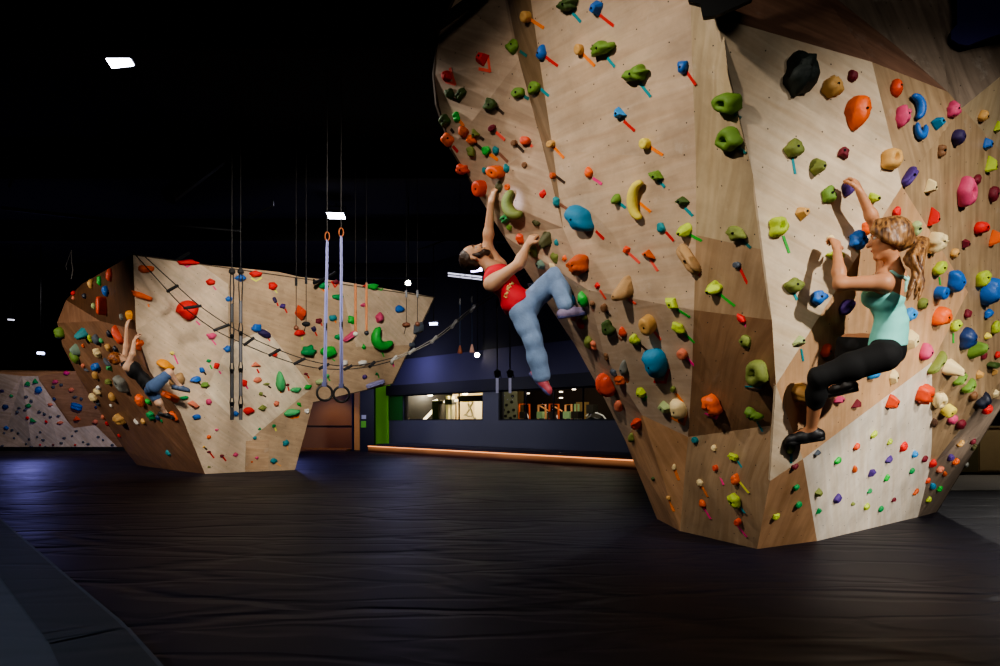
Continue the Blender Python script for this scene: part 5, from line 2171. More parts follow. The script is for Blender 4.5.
# ------------------------------------------------------------------ people: smooth-blended tapered limbs, meshed as one surface
def surface_nets(D, org, h):
    s = D < 0
    nx, ny, nz = D.shape
    cnt = np.zeros((nx - 1, ny - 1, nz - 1), np.int8)
    CO = [(0, 0, 0), (1, 0, 0), (0, 1, 0), (1, 1, 0), (0, 0, 1), (1, 0, 1), (0, 1, 1), (1, 1, 1)]
    for a, b, c in CO:
        cnt += s[a:nx - 1 + a, b:ny - 1 + b, c:nz - 1 + c]
    act = (cnt > 0) & (cnt < 8)
    idx = np.argwhere(act)
    vid = -np.ones(act.shape, np.int64)
    vid[act] = np.arange(len(idx))
    pos = np.zeros((len(idx), 3))
    num = np.zeros(len(idx))
    val = [D[idx[:, 0] + a, idx[:, 1] + b, idx[:, 2] + c] for a, b, c in CO]
    for i in range(8):
        for j in range(i + 1, 8):
            d = np.array(CO[j]) - np.array(CO[i])
            if np.abs(d).sum() != 1:
                continue
            m = (val[i] < 0) != (val[j] < 0)
            t = val[i][m] / (val[i][m] - val[j][m])
            pos[m] += np.array(CO[i]) + t[:, None] * d
            num[m] += 1
    pos = (idx + pos / num[:, None]) * h + np.array(org)
    quads = []
    for ax in range(3):
        sl0, sl1 = [slice(None)] * 3, [slice(None)] * 3
        sl0[ax], sl1[ax] = slice(0, -1), slice(1, None)
        a, b = s[tuple(sl0)], s[tuple(sl1)]
        e = np.argwhere(a != b)
        o1, o2 = [(1, 2), (2, 0), (0, 1)][ax]
        ok = (e[:, o1] > 0) & (e[:, o2] > 0)
        e = e[ok]
        q = []
        for d1, d2 in ((0, 0), (-1, 0), (-1, -1), (0, -1)):
            c = e.copy()
            c[:, o1] += d1
            c[:, o2] += d2
            c = np.minimum(c, np.array(vid.shape) - 1)
            q.append(vid[c[:, 0], c[:, 1], c[:, 2]])
        q = np.stack(q, 1)
        fl = a[e[:, 0], e[:, 1], e[:, 2]]
        q[~fl] = q[~fl][:, ::-1]
        quads.append(q)
    quads = np.concatenate(quads)
    quads = quads[(quads >= 0).all(1)]
    return pos, quads


class Sdf:
    def __init__(self, k=0.02):
        self.P, self.k, self.cuts, self.wr = [], k, [], None

    def cap(self, a, b, ra, rb=None, k=None):
        self.P.append(('c', np.array(a, float), np.array(b, float), ra, ra if rb is None else rb, k))
        return self

    def chain(self, pts, rs, k=None):
        for i in range(len(pts) - 1):
            self.cap(pts[i], pts[i + 1], rs[i], rs[i + 1], k)
        return self

    def ell(self, c, ax, k=None):
        """ax: three axis vectors with lengths = radii"""
        self.P.append(('e', np.array(c, float), [np.array(v, float) for v in ax], None, None, k))
        return self

    def cut(self, p, n):
        self.cuts.append((np.array(p, float), np.array(Vector(n).normalized(), float)))
        return self

    def mesh(self, h, grow=0.0):
        lo, hi = np.full(3, 1e9), np.full(3, -1e9)
        for t, a, b, ra, rb, k in self.P:
            if t == 'c':
                r = max(ra, rb)
                lo = np.minimum(lo, np.minimum(a, b) - r)
                hi = np.maximum(hi, np.maximum(a, b) + r)
            else:
                e = np.sqrt(sum(v * v for v in b))
                lo, hi = np.minimum(lo, a - e), np.maximum(hi, a + e)
        lo -= grow + 4 * h
        hi += grow + 4 * h
        n = np.ceil((hi - lo) / h).astype(int) + 1
        D = np.full(n, 0.3, np.float32)
        for t, a, b, ra, rb, k in self.P:
            k = self.k if k is None else k
            if t == 'c':
                r = max(ra, rb)
                l0, h0 = np.minimum(a, b) - r, np.maximum(a, b) + r
            else:
                e = np.sqrt(sum(v * v for v in b))
                l0, h0 = a - e, a + e
            pad = grow + k + 3 * h
            i0 = np.maximum(0, np.floor((l0 - pad - lo) / h).astype(int))
            i1 = np.minimum(n, np.ceil((h0 + pad - lo) / h).astype(int) + 1)
            g = np.stack(np.meshgrid(*[lo[q] + h * np.arange(i0[q], i1[q]) for q in range(3)], indexing='ij'), -1)
            if t == 'c':
                ab = b - a
                L2 = max(1e-12, (ab * ab).sum())
                u = np.clip(((g - a) @ ab) / L2, 0, 1)
                d = np.linalg.norm(g - a - u[..., None] * ab, axis=-1) - (ra + (rb - ra) * u)
            else:
                q = [((g - a) @ (v / (v @ v))) for v in b]
                rr = np.sqrt(sum(x * x for x in q))
                g2 = np.sqrt(sum((x / np.linalg.norm(v)) ** 2 for x, v in zip(q, b)))
                d = rr * (rr - 1) / np.maximum(g2, 1e-6)
            sl = tuple(slice(i0[q], i1[q]) for q in range(3))
            A = D[sl]
            hh = np.clip(.5 + .5 * (A - d) / k, 0, 1)
            D[sl] = A * (1 - hh) + d * hh - k * hh * (1 - hh)
        D -= grow
        G = None
        if self.wr or self.cuts:
            G = np.stack(np.meshgrid(*[lo[q] + h * np.arange(n[q]) for q in range(3)], indexing='ij'), -1)
        if self.wr:
            D += self.wr(G).astype(np.float32)
        for p, nn in self.cuts:
            D = np.maximum(D, (G - p) @ nn)
        return surface_nets(D, lo, h)

    def build(self, name, m, parent, h, grow=0.0):
        v, q = self.mesh(h, grow)
        base = Vector(parent.location) if parent is not None else Vector()
        me = bpy.data.meshes.new(name)
        me.from_pydata((v - np.array(base)).tolist(), [], q.tolist())
        me.polygons.foreach_set('use_smooth', [True] * len(me.polygons))
        me.materials.append(m)
        me.update()
        return link(bpy.data.objects.new(name, me), parent)


def skin_mat(name, col):
    m = mat(name, col, .5, var=.08, scale=12)
    b = m.node_tree.nodes['Principled BSDF']
    b.inputs['Subsurface Weight'].default_value = .08
    b.inputs['Subsurface Radius'].default_value = (.02, .008, .004)
    return m


def hair_mat(name, c1, c2, axis=(1, 1, .12), sc=60):
    m, nt, b = new_mat(name)
    tc = N(nt, 'ShaderNodeTexCoord')
    mp = N(nt, 'ShaderNodeMapping')
    mp.inputs['Scale'].default_value = axis
    no = N(nt, 'ShaderNodeTexNoise')
    no.inputs['Scale'].default_value = sc
    no.inputs['Detail'].default_value = 3
    nt.links.new(tc.outputs['Object'], mp.inputs[0])
    nt.links.new(mp.outputs[0], no.inputs['Vector'])
    mr = N(nt, 'ShaderNodeMapRange')
    mr.inputs['From Min'].default_value = .35
    mr.inputs['From Max'].default_value = .65
    nt.links.new(no.outputs['Fac'], mr.inputs[0])
    mx = N(nt, 'ShaderNodeMix', data_type='RGBA')
    mx.inputs[6].default_value, mx.inputs[7].default_value = lin(c1), lin(c2)
    nt.links.new(mr.outputs[0], mx.inputs[0])
    nt.links.new(mx.outputs[2], b.inputs['Base Color'])
    b.inputs['Roughness'].default_value = .45
    bp = N(nt, 'ShaderNodeBump')
    bp.inputs['Strength'].default_value = .8
    bp.inputs['Distance'].default_value = .01
    nt.links.new(no.outputs['Fac'], bp.inputs['Height'])
    nt.links.new(bp.outputs['Normal'], b.inputs['Normal'])
    return m


def orth(f, u):
    f = Vector(f).normalized()
    u = Vector(u)
    u = (u - f * u.dot(f)).normalized()
    return f, u, f.cross(u)


def head(S, c, f, u, sc=1.0):
    """adds skull, jaw, nose, ears to S; c: middle of the head. returns frame"""
    f, u, s = orth(f, u)
    c = Vector(c)
    k = .012 * sc
    S.ell(c + u * .028 * sc - f * .012 * sc, [s * .074 * sc, f * .094 * sc, u * .088 * sc], .02)
    S.ell(c - u * .04 * sc + f * .026 * sc, [s * .056 * sc, f * .066 * sc, u * .075 * sc], .025)
    S.cap(c - u * .098 * sc + f * .066 * sc, c - u * .094 * sc + f * .058 * sc, .022 * sc, None, .02)          # chin
    S.cap(c + u * .012 * sc + f * .084 * sc, c - u * .026 * sc + f * .108 * sc, .009 * sc, .014 * sc, .010)     # nose
    S.cap(c + u * .028 * sc + f * .078 * sc - s * .03 * sc, c + u * .028 * sc + f * .078 * sc + s * .03 * sc, .010 * sc, None, .012)  # brow
    S.cap(c - u * .058 * sc + f * .085 * sc - s * .014 * sc, c - u * .058 * sc + f * .085 * sc + s * .014 * sc, .008 * sc, None, .008)
    for sd in (-1, 1):
        S.ell(c - u * .018 * sc + f * .062 * sc + s * sd * .034 * sc, [s * .022 * sc, f * .02 * sc, u * .02 * sc], .02)   # cheeks
        e = c - u * .005 * sc - f * .008 * sc + s * sd * .074 * sc
        S.ell(e, [s * .010 * sc, (f * .8 + u * .1) * .019 * sc, u * .032 * sc], .006)                                   # ears
    return c, f, u, s


def face_parts(root, fr, sc, skin_lip, iris='3a2a1c', brow=None):
    c, f, u, s = fr
    ew = mat('eye white', 'd8d2ca', .3)
    ei = mat('iris ' + iris, iris, .3)
    for sd in (-1, 1):
        p = c + u * .006 * sc + f * .076 * sc + s * sd * .031 * sc
        e = part(root, 'eye', ew, MB().lathe(p - f * .012, f, [(.012 * (1 - math.cos(a)), max(.0005, .012 * math.sin(a))) for a in [math.pi * k / 8 for k in range(9)]], 12), True)
        pp = MB().lathe(p + f * .0092, f, [(0, .006), (.003, .0045), (.0036, .001)], 10)
        pp.v = [v - Vector(root.location) for v in pp.v]
        pp.build('iris', ei, e, True)
        if brow is not None:
            q = c + u * .034 * sc + f * .087 * sc + s * sd * .03 * sc
            part(root, 'eyebrow', brow, MB().tube([q - s * sd * .016 * sc, q + u * .004, q + s * sd * .02 * sc - f * .008], .0045 * sc, 6), True)
    q = c - u * .058 * sc + f * .091 * sc
    part(root, 'lips', skin_lip, MB().tube([q - s * .02 * sc - f * .008, q + f * .002, q + s * .02 * sc - f * .008], [.003 * sc, .006 * sc, .003 * sc], 6), True)


def hand(S, wrist, d, pn, sc=1.0, thumb=1, curl=1.0, L=None):
    """palm and five fingers. d: direction from wrist along the palm; pn: the way the palm faces; fingers curl towards pn"""
    d, pn, sd = orth(d, pn)
    sd = sd * thumb                       # towards the thumb
    w = Vector(wrist)
    P0 = w + d * .012 * sc
    P1 = w + d * .082 * sc
    for o in (-.026, -.009, .009, .026):
        S.cap(P0 + sd * o * .7 * sc, P1 + sd * o * sc, .015 * sc, .0125 * sc, .012)
    for o, ln, r in ((.029, .072, .0088), (.0098, .080, .0092), (-.0098, .074, .0088), (-.028, .058, .0078)):
        a = P1 + sd * o * sc
        t1 = d * math.cos(.5 * curl) + pn * math.sin(.5 * curl)
        t2 = d * math.cos(1.35 * curl) + pn * math.sin(1.35 * curl)
        t3 = d * math.cos(1.95 * curl) + pn * math.sin(1.95 * curl)
        sp = sd * o * .12
        b = a + (t1 + sp).normalized() * ln * .45 * sc
        c = b + (t2 + sp).normalized() * ln * .32 * sc
        e = c + t3 * ln * .23 * sc
        S.chain([a, b, c, e], [r * 1.12 * sc, r * sc, r * .92 * sc, r * .8 * sc], .004)
    t0 = w + d * .025 * sc + sd * .022 * sc
    t1 = t0 + (d * .62 + sd * .7 + pn * .25).normalized() * .042 * sc
    t2 = t1 + (d * .85 + sd * .2 + pn * .5).normalized() * .032 * sc
    t3 = t2 + (d * .8 + pn * .6 - sd * .1).normalized() * .024 * sc
    S.chain([t0, t1, t2, t3], [.016 * sc, .0125 * sc, .0105 * sc, .0088 * sc], .008)


def shoe(root, ankle, toe_dir, up, L, m_up, m_sole, sc=1.0, lace=None, name='climbing_shoe', h=.006, mid=None):
    """a low climbing shoe: upper with a toe box, a sole, a cuff and laces"""
    d, u, s = orth(toe_dir, up)
    a = Vector(ankle)
    heel = a - u * .062 * sc - d * .045 * sc
    toe = heel + d * L
    S = Sdf(.02)
    S.chain([heel + u * .022 * sc, heel + d * L * .45 + u * .022 * sc, toe - d * .045 * sc + u * .014 * sc], [.040 * sc, .045 * sc, .038 * sc])
    S.cap(toe - d * .05 * sc + u * .012 * sc, toe - d * .022 * sc + u * .004 * sc, .032 * sc, .022 * sc)
    S.cap(a - u * .04 * sc - d * .012 * sc, a - u * .005 * sc - d * .008 * sc, .042 * sc, .040 * sc)
    S.cut(heel - u * .012 * sc, -u)
    S.cut(a + u * .028 * sc - d * .01, u + d * .12)
    o = S.build(name, m_up, root, h)
    T = Sdf(.02)
    T.chain([heel - u * .004 * sc, heel + d * L * .45 - u * .002 * sc, toe - d * .05 * sc - u * .004 * sc], [.037 * sc, .036 * sc, .038 * sc])
    T.cap(toe - d * .05 * sc - u * .004 * sc, toe - d * .022 * sc - u * .004 * sc, .038 * sc, .026 * sc)
    T.cut(heel + u * .010 * sc, u)
    T.cut(heel - u * .022 * sc, -u)
    v, q = T.mesh(h)
    me = bpy.data.meshes.new('sole')
    me.from_pydata((v - np.array(root.location)).tolist(), [], q.tolist())
    me.polygons.foreach_set('use_smooth', [True] * len(me.polygons))
    me.materials.append(m_sole)
    link(bpy.data.objects.new('sole', me), o)
    if lace is not None:
        mb = MB()
        for i in range(4):
            c = a + d * (.035 + .02 * i) * sc - u * (.012 + .009 * i) * sc
            mb.tube([c - s * .024 * sc - u * .008, c + u * .006, c + s * .024 * sc - u * .008], .0032 * sc, 6)
        mb.tube([a + d * .03 * sc, a + d * .06 * sc + u * .02 * sc + s * .02, a + d * .085 * sc + u * .005 * sc + s * .03], .003 * sc, 6)
        mb.v = [x - Vector(root.location) for x in mb.v]
        mb.build('laces', lace, o, True)
    return o


def wrinkle(amp, f1, dirn=(0, 0, 1), f2=3.0):
    dn = np.array(Vector(dirn).normalized())

    def fn(G):
        t = G @ dn
        return amp * np.sin(f1 * t + 2.2 * np.sin(f2 * 4 * G[..., 0] + 1.3 * f2 * G[..., 2]) + 2.0 * np.sin(f2 * 3.1 * G[..., 1])) * (.55 + .45 * np.sin(f2 * 2.3 * G[..., 0] + f2 * 3.3 * G[..., 2]))
    return fn


# ---------------------------------------------------------------- woman on the right face
sk_w = skin_mat('skin tanned', 'c98d66')
W = empty('person', 'woman in teal tank top and black leggings climbing the large boulder', 'person', tuple(at(870, 330, 4.2)))
pel = at(888, 347, 4.40)
waist = at(891, 325, 4.38)
chest = at(886, 297, 4.35)
nkb = at(897, 276, 4.32)
hd = at(889, 239, 4.28)
lsh, lel, lwr = at(884, 283, 4.20), at(840, 284, 4.28), at(837, 249, 4.37)
rsh, rel, rwr = at(886, 268, 4.47), at(877, 228, 4.49), at(860, 192, 4.42)
lhp, lkn, lan = at(884, 356, 4.30), at(819, 377, 4.44), at(811, 430, 4.70)
rhp, rkn, ran = at(874, 350, 4.50), at(848, 343, 4.58), at(842, 382, 4.68)
B = Sdf(.03)
tors_f, tors_u, tors_s = orth(at(850, 300, 4.4) - at(890, 300, 4.29), nkb - pel)
SB = Sdf(.035)


def torso_w(S, g=0.0):
    S.ell(pel + tors_f * .005, [tors_s * (.140 + g), tors_f * (.104 + g), tors_u * (.125 + g)], .05)
    S.ell(waist, [tors_s * (.115 + g), tors_f * (.092 + g), tors_u * (.13 + g)], .06)
    S.ell(chest + tors_u * .01, [tors_s * (.135 + g), tors_f * (.098 + g), tors_u * (.135 + g)], .05)
    for sd in (-1, 1):
        S.ell(chest + tors_f * .072 + tors_s * sd * .062 + tors_u * .0, [tors_s * (.058 + g), tors_f * (.058 + g), tors_u * (.062 + g)], .03)


torso_w(B)
B.cap(lsh, rsh, .052, None, .05)
B.cap(chest + tors_u * .08, nkb, .075, .05, .05)
B.cap(nkb - tors_u * .02, hd - Vector((0, 0, .06)), .05, .046, .03)
fw = head(B, hd, (-.95, .33, -.05), (.06, 0, 1), 1.06)
B.chain([lsh, lel], [.052, .038]).chain([lel, lel.lerp(lwr, .35), lwr], [.036, .037, .024])
B.chain([rsh, rel], [.050, .037]).chain([rel, rel.lerp(rwr, .35), rwr], [.036, .036, .024])
hand(B, lwr, at(834, 236, 4.45) - lwr, (-.25, .9, -.2), 1.0, -1, 1.0)
hand(B, rwr, at(853, 175, 4.47) - rwr, (-.6, .7, -.45), 1.0, 1, 1.0)
B.chain([lhp, lhp.lerp(lkn, .5), lkn], [.090, .078, .056]).chain([lkn, lkn.lerp(lan, .3), lan], [.053, .055, .032])
B.chain([rhp, rhp.lerp(rkn, .5), rkn], [.098, .082, .056]).chain([rkn, rkn.lerp(ran, .3), ran], [.053, .055, .034])
B.cap(lan, lan + Vector((-.09, .06, -.05)), .032, .028)
B.cap(ran, ran + Vector((-.08, .08, -.05)), .032, .028)
bodyW = B.build('body', sk_w, W, .0068)
face_parts(W, fw, 1.06, mat('lip rose', 'a0564a', .45), '3a2a1c', mat('brow brown', '4a3220', .7))
# tank top
m_top = mat('aqua jersey', '8fe8da', .7, var=.06, scale=30, bump=.08)
T = Sdf(.04)
torso_w(T, .007)
T.cut(chest + tors_u * .055 + tors_f * .0, tors_u * 1.0 - tors_f * .55)
T.cut(pel + tors_u * .005, -tors_u - tors_f * .12)
T.wr = wrinkle(.0022, 95, tors_u, 4)
o = T.build('tank_top', m_top, W, .006)
mb = MB()
bk = chest - tors_f * .085
mb_pts = [bk + tors_u * .035 + tors_s * .0, chest - tors_f * .085 + tors_u * .10, nkb + tors_s * .05 - tors_f * .035 + tors_u * .0, nkb + tors_s * .062 + tors_f * .03, chest + tors_f * .09 + tors_u * .07 + tors_s * .055]
mb_pts2 = [p - tors_s * 2 * (p - chest).dot(tors_s) for p in mb_pts]
bvW = world_bvh([bodyW], Vector(W.location))
for pts in (mb_pts, mb_pts2):
    S_ = Sdf(.01)
    on = []
    for p in bez(pts, 5):
        hp, hn, _i, _d = bvW.find_nearest(p)
        on.append(tuple(hp + hn * .002))
    S_.chain(on, [.0085] * len(on))
    s_ = S_.build('strap', mat('aqua strap', 'a8eadc', .7), W, .005)
    s_.parent = o
# leggings
m_leg = mat('black leggings', '0a0a0b', .85, var=.1)
Lg = Sdf(.035)
Lg.ell(pel + tors_f * .005 - tors_u * .01, [tors_s * .148, tors_f * .112, tors_u * .125], .05)
cal = lkn.lerp(lan, .5)
cal2 = rkn.lerp(ran, .75)
Lg.chain([lhp, lhp.lerp(lkn, .5), lkn], [.096, .085, .063]).chain([lkn, lkn.lerp(lan, .3), lkn.lerp(lan, .6)], [.060, .062, .054])
Lg.chain([rhp, rhp.lerp(rkn, .5), rkn], [.104, .089, .063]).chain([rkn, rkn.lerp(ran, .3), ran], [.060, .062, .046])
Lg.cut(pel + tors_u * .055, tors_u)
Lg.cut(cal, (lan - lkn))
Lg.wr = wrinkle(.0018, 60, (lkn - lhp), 5)
Lg.build('leggings', m_leg, W, .0066)
# hair: cap, swept side and ponytail
hm = hair_mat('hair highlighted brown', '4c2e1c', 'b0804e', (1, 1, .15), 50)
c, f, u, s = fw
Hh = Sdf(.02)
Hh.ell(c + u * .040 - f * .022, [s * .094, f * .110, u * .098], .02)
Hh.ell(c + u * .0 - f * .05, [s * .084, f * .078, u * .085], .03)
side = s if (s.y < 0) else -s
Hh.chain([c + u * .10 + f * .055 + side * .02, c + u * .05 + f * .085 + side * .055, c - u * .0 + f * .045 + side * .082, c - u * .04 + f * .0 + side * .088], [.03, .022, .022, .02], .02)
Hh.chain([c + u * .09 + f * .02 + side * .04, c + u * .03 + f * .03 + side * .085, c - u * .05 - f * .04 + side * .07], [.03, .024, .02], .02)
nape = c - f * .125 - u * .035
Hh.chain([c - f * .06 - u * .0, nape], [.07, .03], .03)
Hh.wr = wrinkle(.0016, 170, (u * .75 + f * .5), 2)
# keep the face clear
Hh.build('hair', hm, W, .0066)
Pt = Sdf(.012)
rnd = random.Random(3)
tail_end = at(911, 297, 4.10)
for i in range(9):
    o1 = Vector((rnd.uniform(-.03, .03), rnd.uniform(-.03, .03), 0))
    o2 = Vector((rnd.uniform(-.05, .045), rnd.uniform(-.04, .04), rnd.uniform(-.05, .07)))
    m1 = at(915, 258, 4.14) + o1 * 1.3
    m2 = at(917, 278, 4.10) + o2 * .8
    P_ = bez([nape, nape + Vector((.05, -.02, .0)) + o1 * .5, m1, m2, tail_end + o2], 3)
    k = len(P_)
    Pt.chain([tuple(p) for p in P_], [.02 * (1 - .72 * (j / (k - 1)) ** 2) for j in range(k)], .008)
Pt.build('ponytail', hm, W, .0062)
part(W, 'hair_tie', mat('hair tie black', '141014', .6), MB().tube([nape + (u * math.cos(t) + s * math.sin(t)) * .03 for t in [2 * math.pi * k / 14 for k in range(14)]], .007, 6, closed=True), True)
bs, rs_ = mat('black shoe', '131215', .5, bump=.1), mat('black rubber', '0d0d0d', .6)
lc = mat('grey lace', '45434a', .7)
shoe(W, lan + Vector((0, 0, -.0)), Vector((-.80, .42, -.16)), (.05, -.25, 1), .225, bs, rs_, .96, lc)
shoe(W, ran + Vector((.01, -.01, 0)), Vector((-.62, .70, -.2)), (.1, -.1, 1), .215, bs, rs_, .96, lc)

# ---------------------------------------------------------------- man on the left edge
sk_m = skin_mat('skin light', 'd6a683')
Mn = empty('person', 'man in red tank top and blue jeans hanging off the large boulder by his hands', 'person', tuple(at(520, 300, 6.3)))
YM = 6.28
pel = at(524, 306, YM)
wst = at(513, 296, YM)
chs = at(502, 281, YM)
nkb = at(493, 268, YM)
hd = at(474.5, 256.5, YM)
lsh, lel, lwr = at(500, 266, YM + .10), at(487.5, 247, YM + .04), at(491, 203, YM - .10)
rsh, rel, rwr = at(491, 284, YM - .14), at(519, 264, YM - .22), at(527.5, 245, YM - .22)
lhp, lkn, lan = at(530, 301, YM - .03), at(557, 275.5, YM - .2), at(565.5, 306, YM - .26)
rhp, rkn, ran = at(522, 312, YM - .08), at(533, 340, YM - .1), at(541, 374, YM)
tu = (nkb - pel).normalized()
tf, tu, ts = orth(at(530, 270, YM) - at(508, 290, YM), tu)
B = Sdf(.035)


def torso_m(S, g=0):
    S.ell(pel, [ts * (.155 + g), tf * (.11 + g), tu * (.115 + g)], .06)
    S.ell(wst, [ts * (.135 + g), tf * (.095 + g), tu * (.15 + g)], .07)
    S.ell(chs, [ts * (.165 + g), tf * (.115 + g), tu * (.16 + g)], .06)


torso_m(B)
B.cap(lsh, rsh, .062, None, .06)
B.cap(chs + tu * .1, nkb, .085, .06, .05)
B.cap(nkb - tu * .03, hd + Vector((.05, 0, -.02)), .06, .056, .03)
fm = head(B, hd, (.30, -.30, .93), (-.93, 0, .30), 1.06)
B.chain([lsh, lel], [.056, .043]).chain([lel, lel.lerp(lwr, .3), lwr], [.044, .045, .029])
B.chain([rsh, rel], [.060, .045]).chain([rel, rel.lerp(rwr, .3), rwr], [.043, .045, .030])
hand(B, lwr, at(494, 188, YM - .12) - lwr, (.75, .55, .1), 1.1, 1, .95)
hand(B, rwr, at(534, 235, YM - .2) - rwr, (.55, .75, -.2), 1.08, -1, .9)
B.chain([lhp, lkn], [.10, .06]).chain([lkn, lan], [.057, .036])
B.chain([rhp, rkn], [.10, .06]).chain([rkn, ran], [.057, .036])
B.cap(lan, lan + Vector((.08, .02, -.04)), .035, .03)
B.cap(ran, ran + Vector((.05, .02, -.09)), .035, .03)
B.build('body', sk_m, Mn, .008)
hb = mat('brow dark', '2a1c14', .7)
face_parts(Mn, fm, 1.06, mat('lip light', '9a5c4c', .45), '2c241c', hb)
c, f, u, s = fm
hmm = hair_mat('hair dark brown', '2a1c14', '4a3424', (1, 1, 1), 40)
Hh = Sdf(.02)
Hh.ell(c + u * .048 - f * .036, [s * .086, f * .098, u * .088], .02)
Hh.ell(c - f * .06 - u * .01, [s * .076, f * .06, u * .07], .02)
Hh.wr = wrinkle(.004, 70, u, 9)
Hh.cut(c + f * .066 + u * .03, f - u * .5)
Hh.build('hair', hmm, Mn, .008)
Bd = Sdf(.015)
for sd in (-1, 1):
    Bd.chain([c + u * .01 + f * .018 + s * sd * .070, c - u * .045 + f * .03 + s * sd * .058, c - u * .085 + f * .066 + s * sd * .026], [.011, .024, .026], .015)
    Bd.chain([c - u * .045 + f * .03 + s * sd * .056, c - u * .07 + f * .07 + s * sd * .034], [.018, .022], .015)
Bd.cap(c - u * .10 + f * .066 - s * .02, c - u * .10 + f * .066 + s * .02, .029, None, .01)
Bd.cap(c - u * .042 + f * .094 - s * .02, c - u * .042 + f * .094 + s * .02, .008, None, .005)
Bd.build('beard', hmm, Mn, .006)
# red tank
m_red = mat('red jersey', 'e02236', .75, var=.08, scale=20, bump=.06)
T = Sdf(.05)
torso_m(T, .010)
T.cap(lsh.lerp(nkb, .30), rsh.lerp(nkb, .30), .076, None, .05)
T.ell(wst - tu * .06 - tf * .03, [ts * .165, tf * .125, tu * .12], .06)
T.cut(nkb + tu * .005 + tf * .0, tu + tf * .5)
T.cut(pel + tu * .03, -tu)
for sh_ in (lsh, rsh):
    out = ts if (sh_ - chs).dot(ts) > 0 else -ts
    T.cut(chs + out * .178, out + tu * .25)
T.wr = wrinkle(.004, 48, (tu + ts * .4 + tf * .5), 4)
o = T.build('tank_top', m_red, Mn, .008)
# faded cream print running down the chest
near = -ts if ts.y > 0 else ts
S_ = Sdf(.01)
rnd = random.Random(5)
tv = world_bvh([o], Vector(Mn.location))
for i in range(15):
    t = i / 14
    x0, y0 = 511.5 - 6.5 * t + rnd.uniform(-1.6, 1.6), 281.5 + 17 * t + rnd.uniform(-1, 1)
    x1, y1 = x0 + rnd.uniform(-2.2, 2.2), y0 + rnd.uniform(-.6, 1.8)
    ends = []
    for x, y in ((x0, y0), (x1, y1)):
        hp = tv.ray_cast(ORIG, (at(x, y, 1) - ORIG).normalized())[0]
        if hp is not None:
            ends.append(hp)
    if len(ends) == 2 and (ends[0] - ends[1]).length < .06:
        S_.cap(ends[0], ends[1], .0075, .006, .003)
pr = S_.build('chest_print', mat('cream print', 'e0c07a', .7), Mn, .006)
pr.parent = o
# jeans
m_jean = mat('washed denim', '86a0c6', .8, var=.32, scale=13, bump=.5)
J = Sdf(.04)
J.ell(pel - tu * .02, [ts * .17, tf * .13, tu * .125], .05)
J.chain([lhp, lhp.lerp(lkn, .5), lkn], [.115, .100, .080]).chain([lkn, lkn.lerp(lan, .5), lan.lerp(lkn, .06)], [.078, .078, .070])
J.chain([rhp, rhp.lerp(rkn, .5), rkn], [.115, .098, .080]).chain([rkn, rkn.lerp(ran, .5), ran.lerp(rkn, -.02)], [.080, .084, .084])
J.cut(pel + tu * .075, tu)
J.wr = wrinkle(.0030, 62, (.8, .3, .6), 5)
J.build('jeans', m_jean, Mn, .0078)
part(Mn, 'belt_loop', mat('grey webbing', '6f7688', .7), MB().tube([pel + tu * .07 + tf * .14, pel + tu * .12 + tf * .16, pel + tu * .09 + tf * .2], .012, 6))
ms, mso = mat('red grey shoe', 'b9505e', .5, var=.35, scale=30), mat('blue violet sole', '4b4a78', .5)
wl = mat('white lace', 'cfc8cc', .7)
shoe(Mn, lan + Vector((.0, 0, -.02)), Vector((.96, .16, .16)), (-.15, -.1, 1), .235, mat('grey violet shoe', '8d7f9e', .5, var=.3, scale=30), mso, 1.0, wl, h=.007)
shoe(Mn, ran + Vector((-.0, 0, .0)), Vector((.62, -.12, -.72)), (.62, -.3, .55), .24, ms, mso, 1.0, wl, h=.007)

# ---------------------------------------------------------------- climber on the left boulder
Cl = empty('person', 'climber in black tank top and denim shorts reaching up on the left boulder', 'person', tuple(at(140, 375, 11.4)))
Yc = 11.75
pel = at(151, 387, Yc)
wst = at(144, 380, Yc - .02)
chs = at(134, 370, Yc - .05)
nkb = at(124, 361, Yc - .05)
hd = at(117.5, 358, Yc - .1)
lsh, lel, lwr = at(124, 363.5, Yc + .1), at(126.3, 346, Yc + .05), at(126.8, 327, Yc - .05)
rsh, rel, rwr = at(127, 367.5, Yc - .15), at(132.5, 354, Yc - .18), at(134.3, 341, Yc - .1)
lhp, lkn, lan = at(154, 386, Yc - .08), at(169, 372.5, Yc - .05), at(178, 385, Yc + .15)
rhp, rkn, ran = at(152, 391, Yc + .08), at(159, 403, Yc + .1), at(164, 412, Yc + .25)
tu = (nkb - pel).normalized()
tf, tu, ts = orth(Vector((.6, .6, .4)), tu)
B = Sdf(.04)


def torso_c(S, g=0):
    S.ell(pel, [ts * (.15 + g), tf * (.11 + g), tu * (.12 + g)], .06)
    S.ell(wst, [ts * (.13 + g), tf * (.09 + g), tu * (.15 + g)], .06)
    S.ell(chs, [ts * (.16 + g), tf * (.11 + g), tu * (.15 + g)], .06)


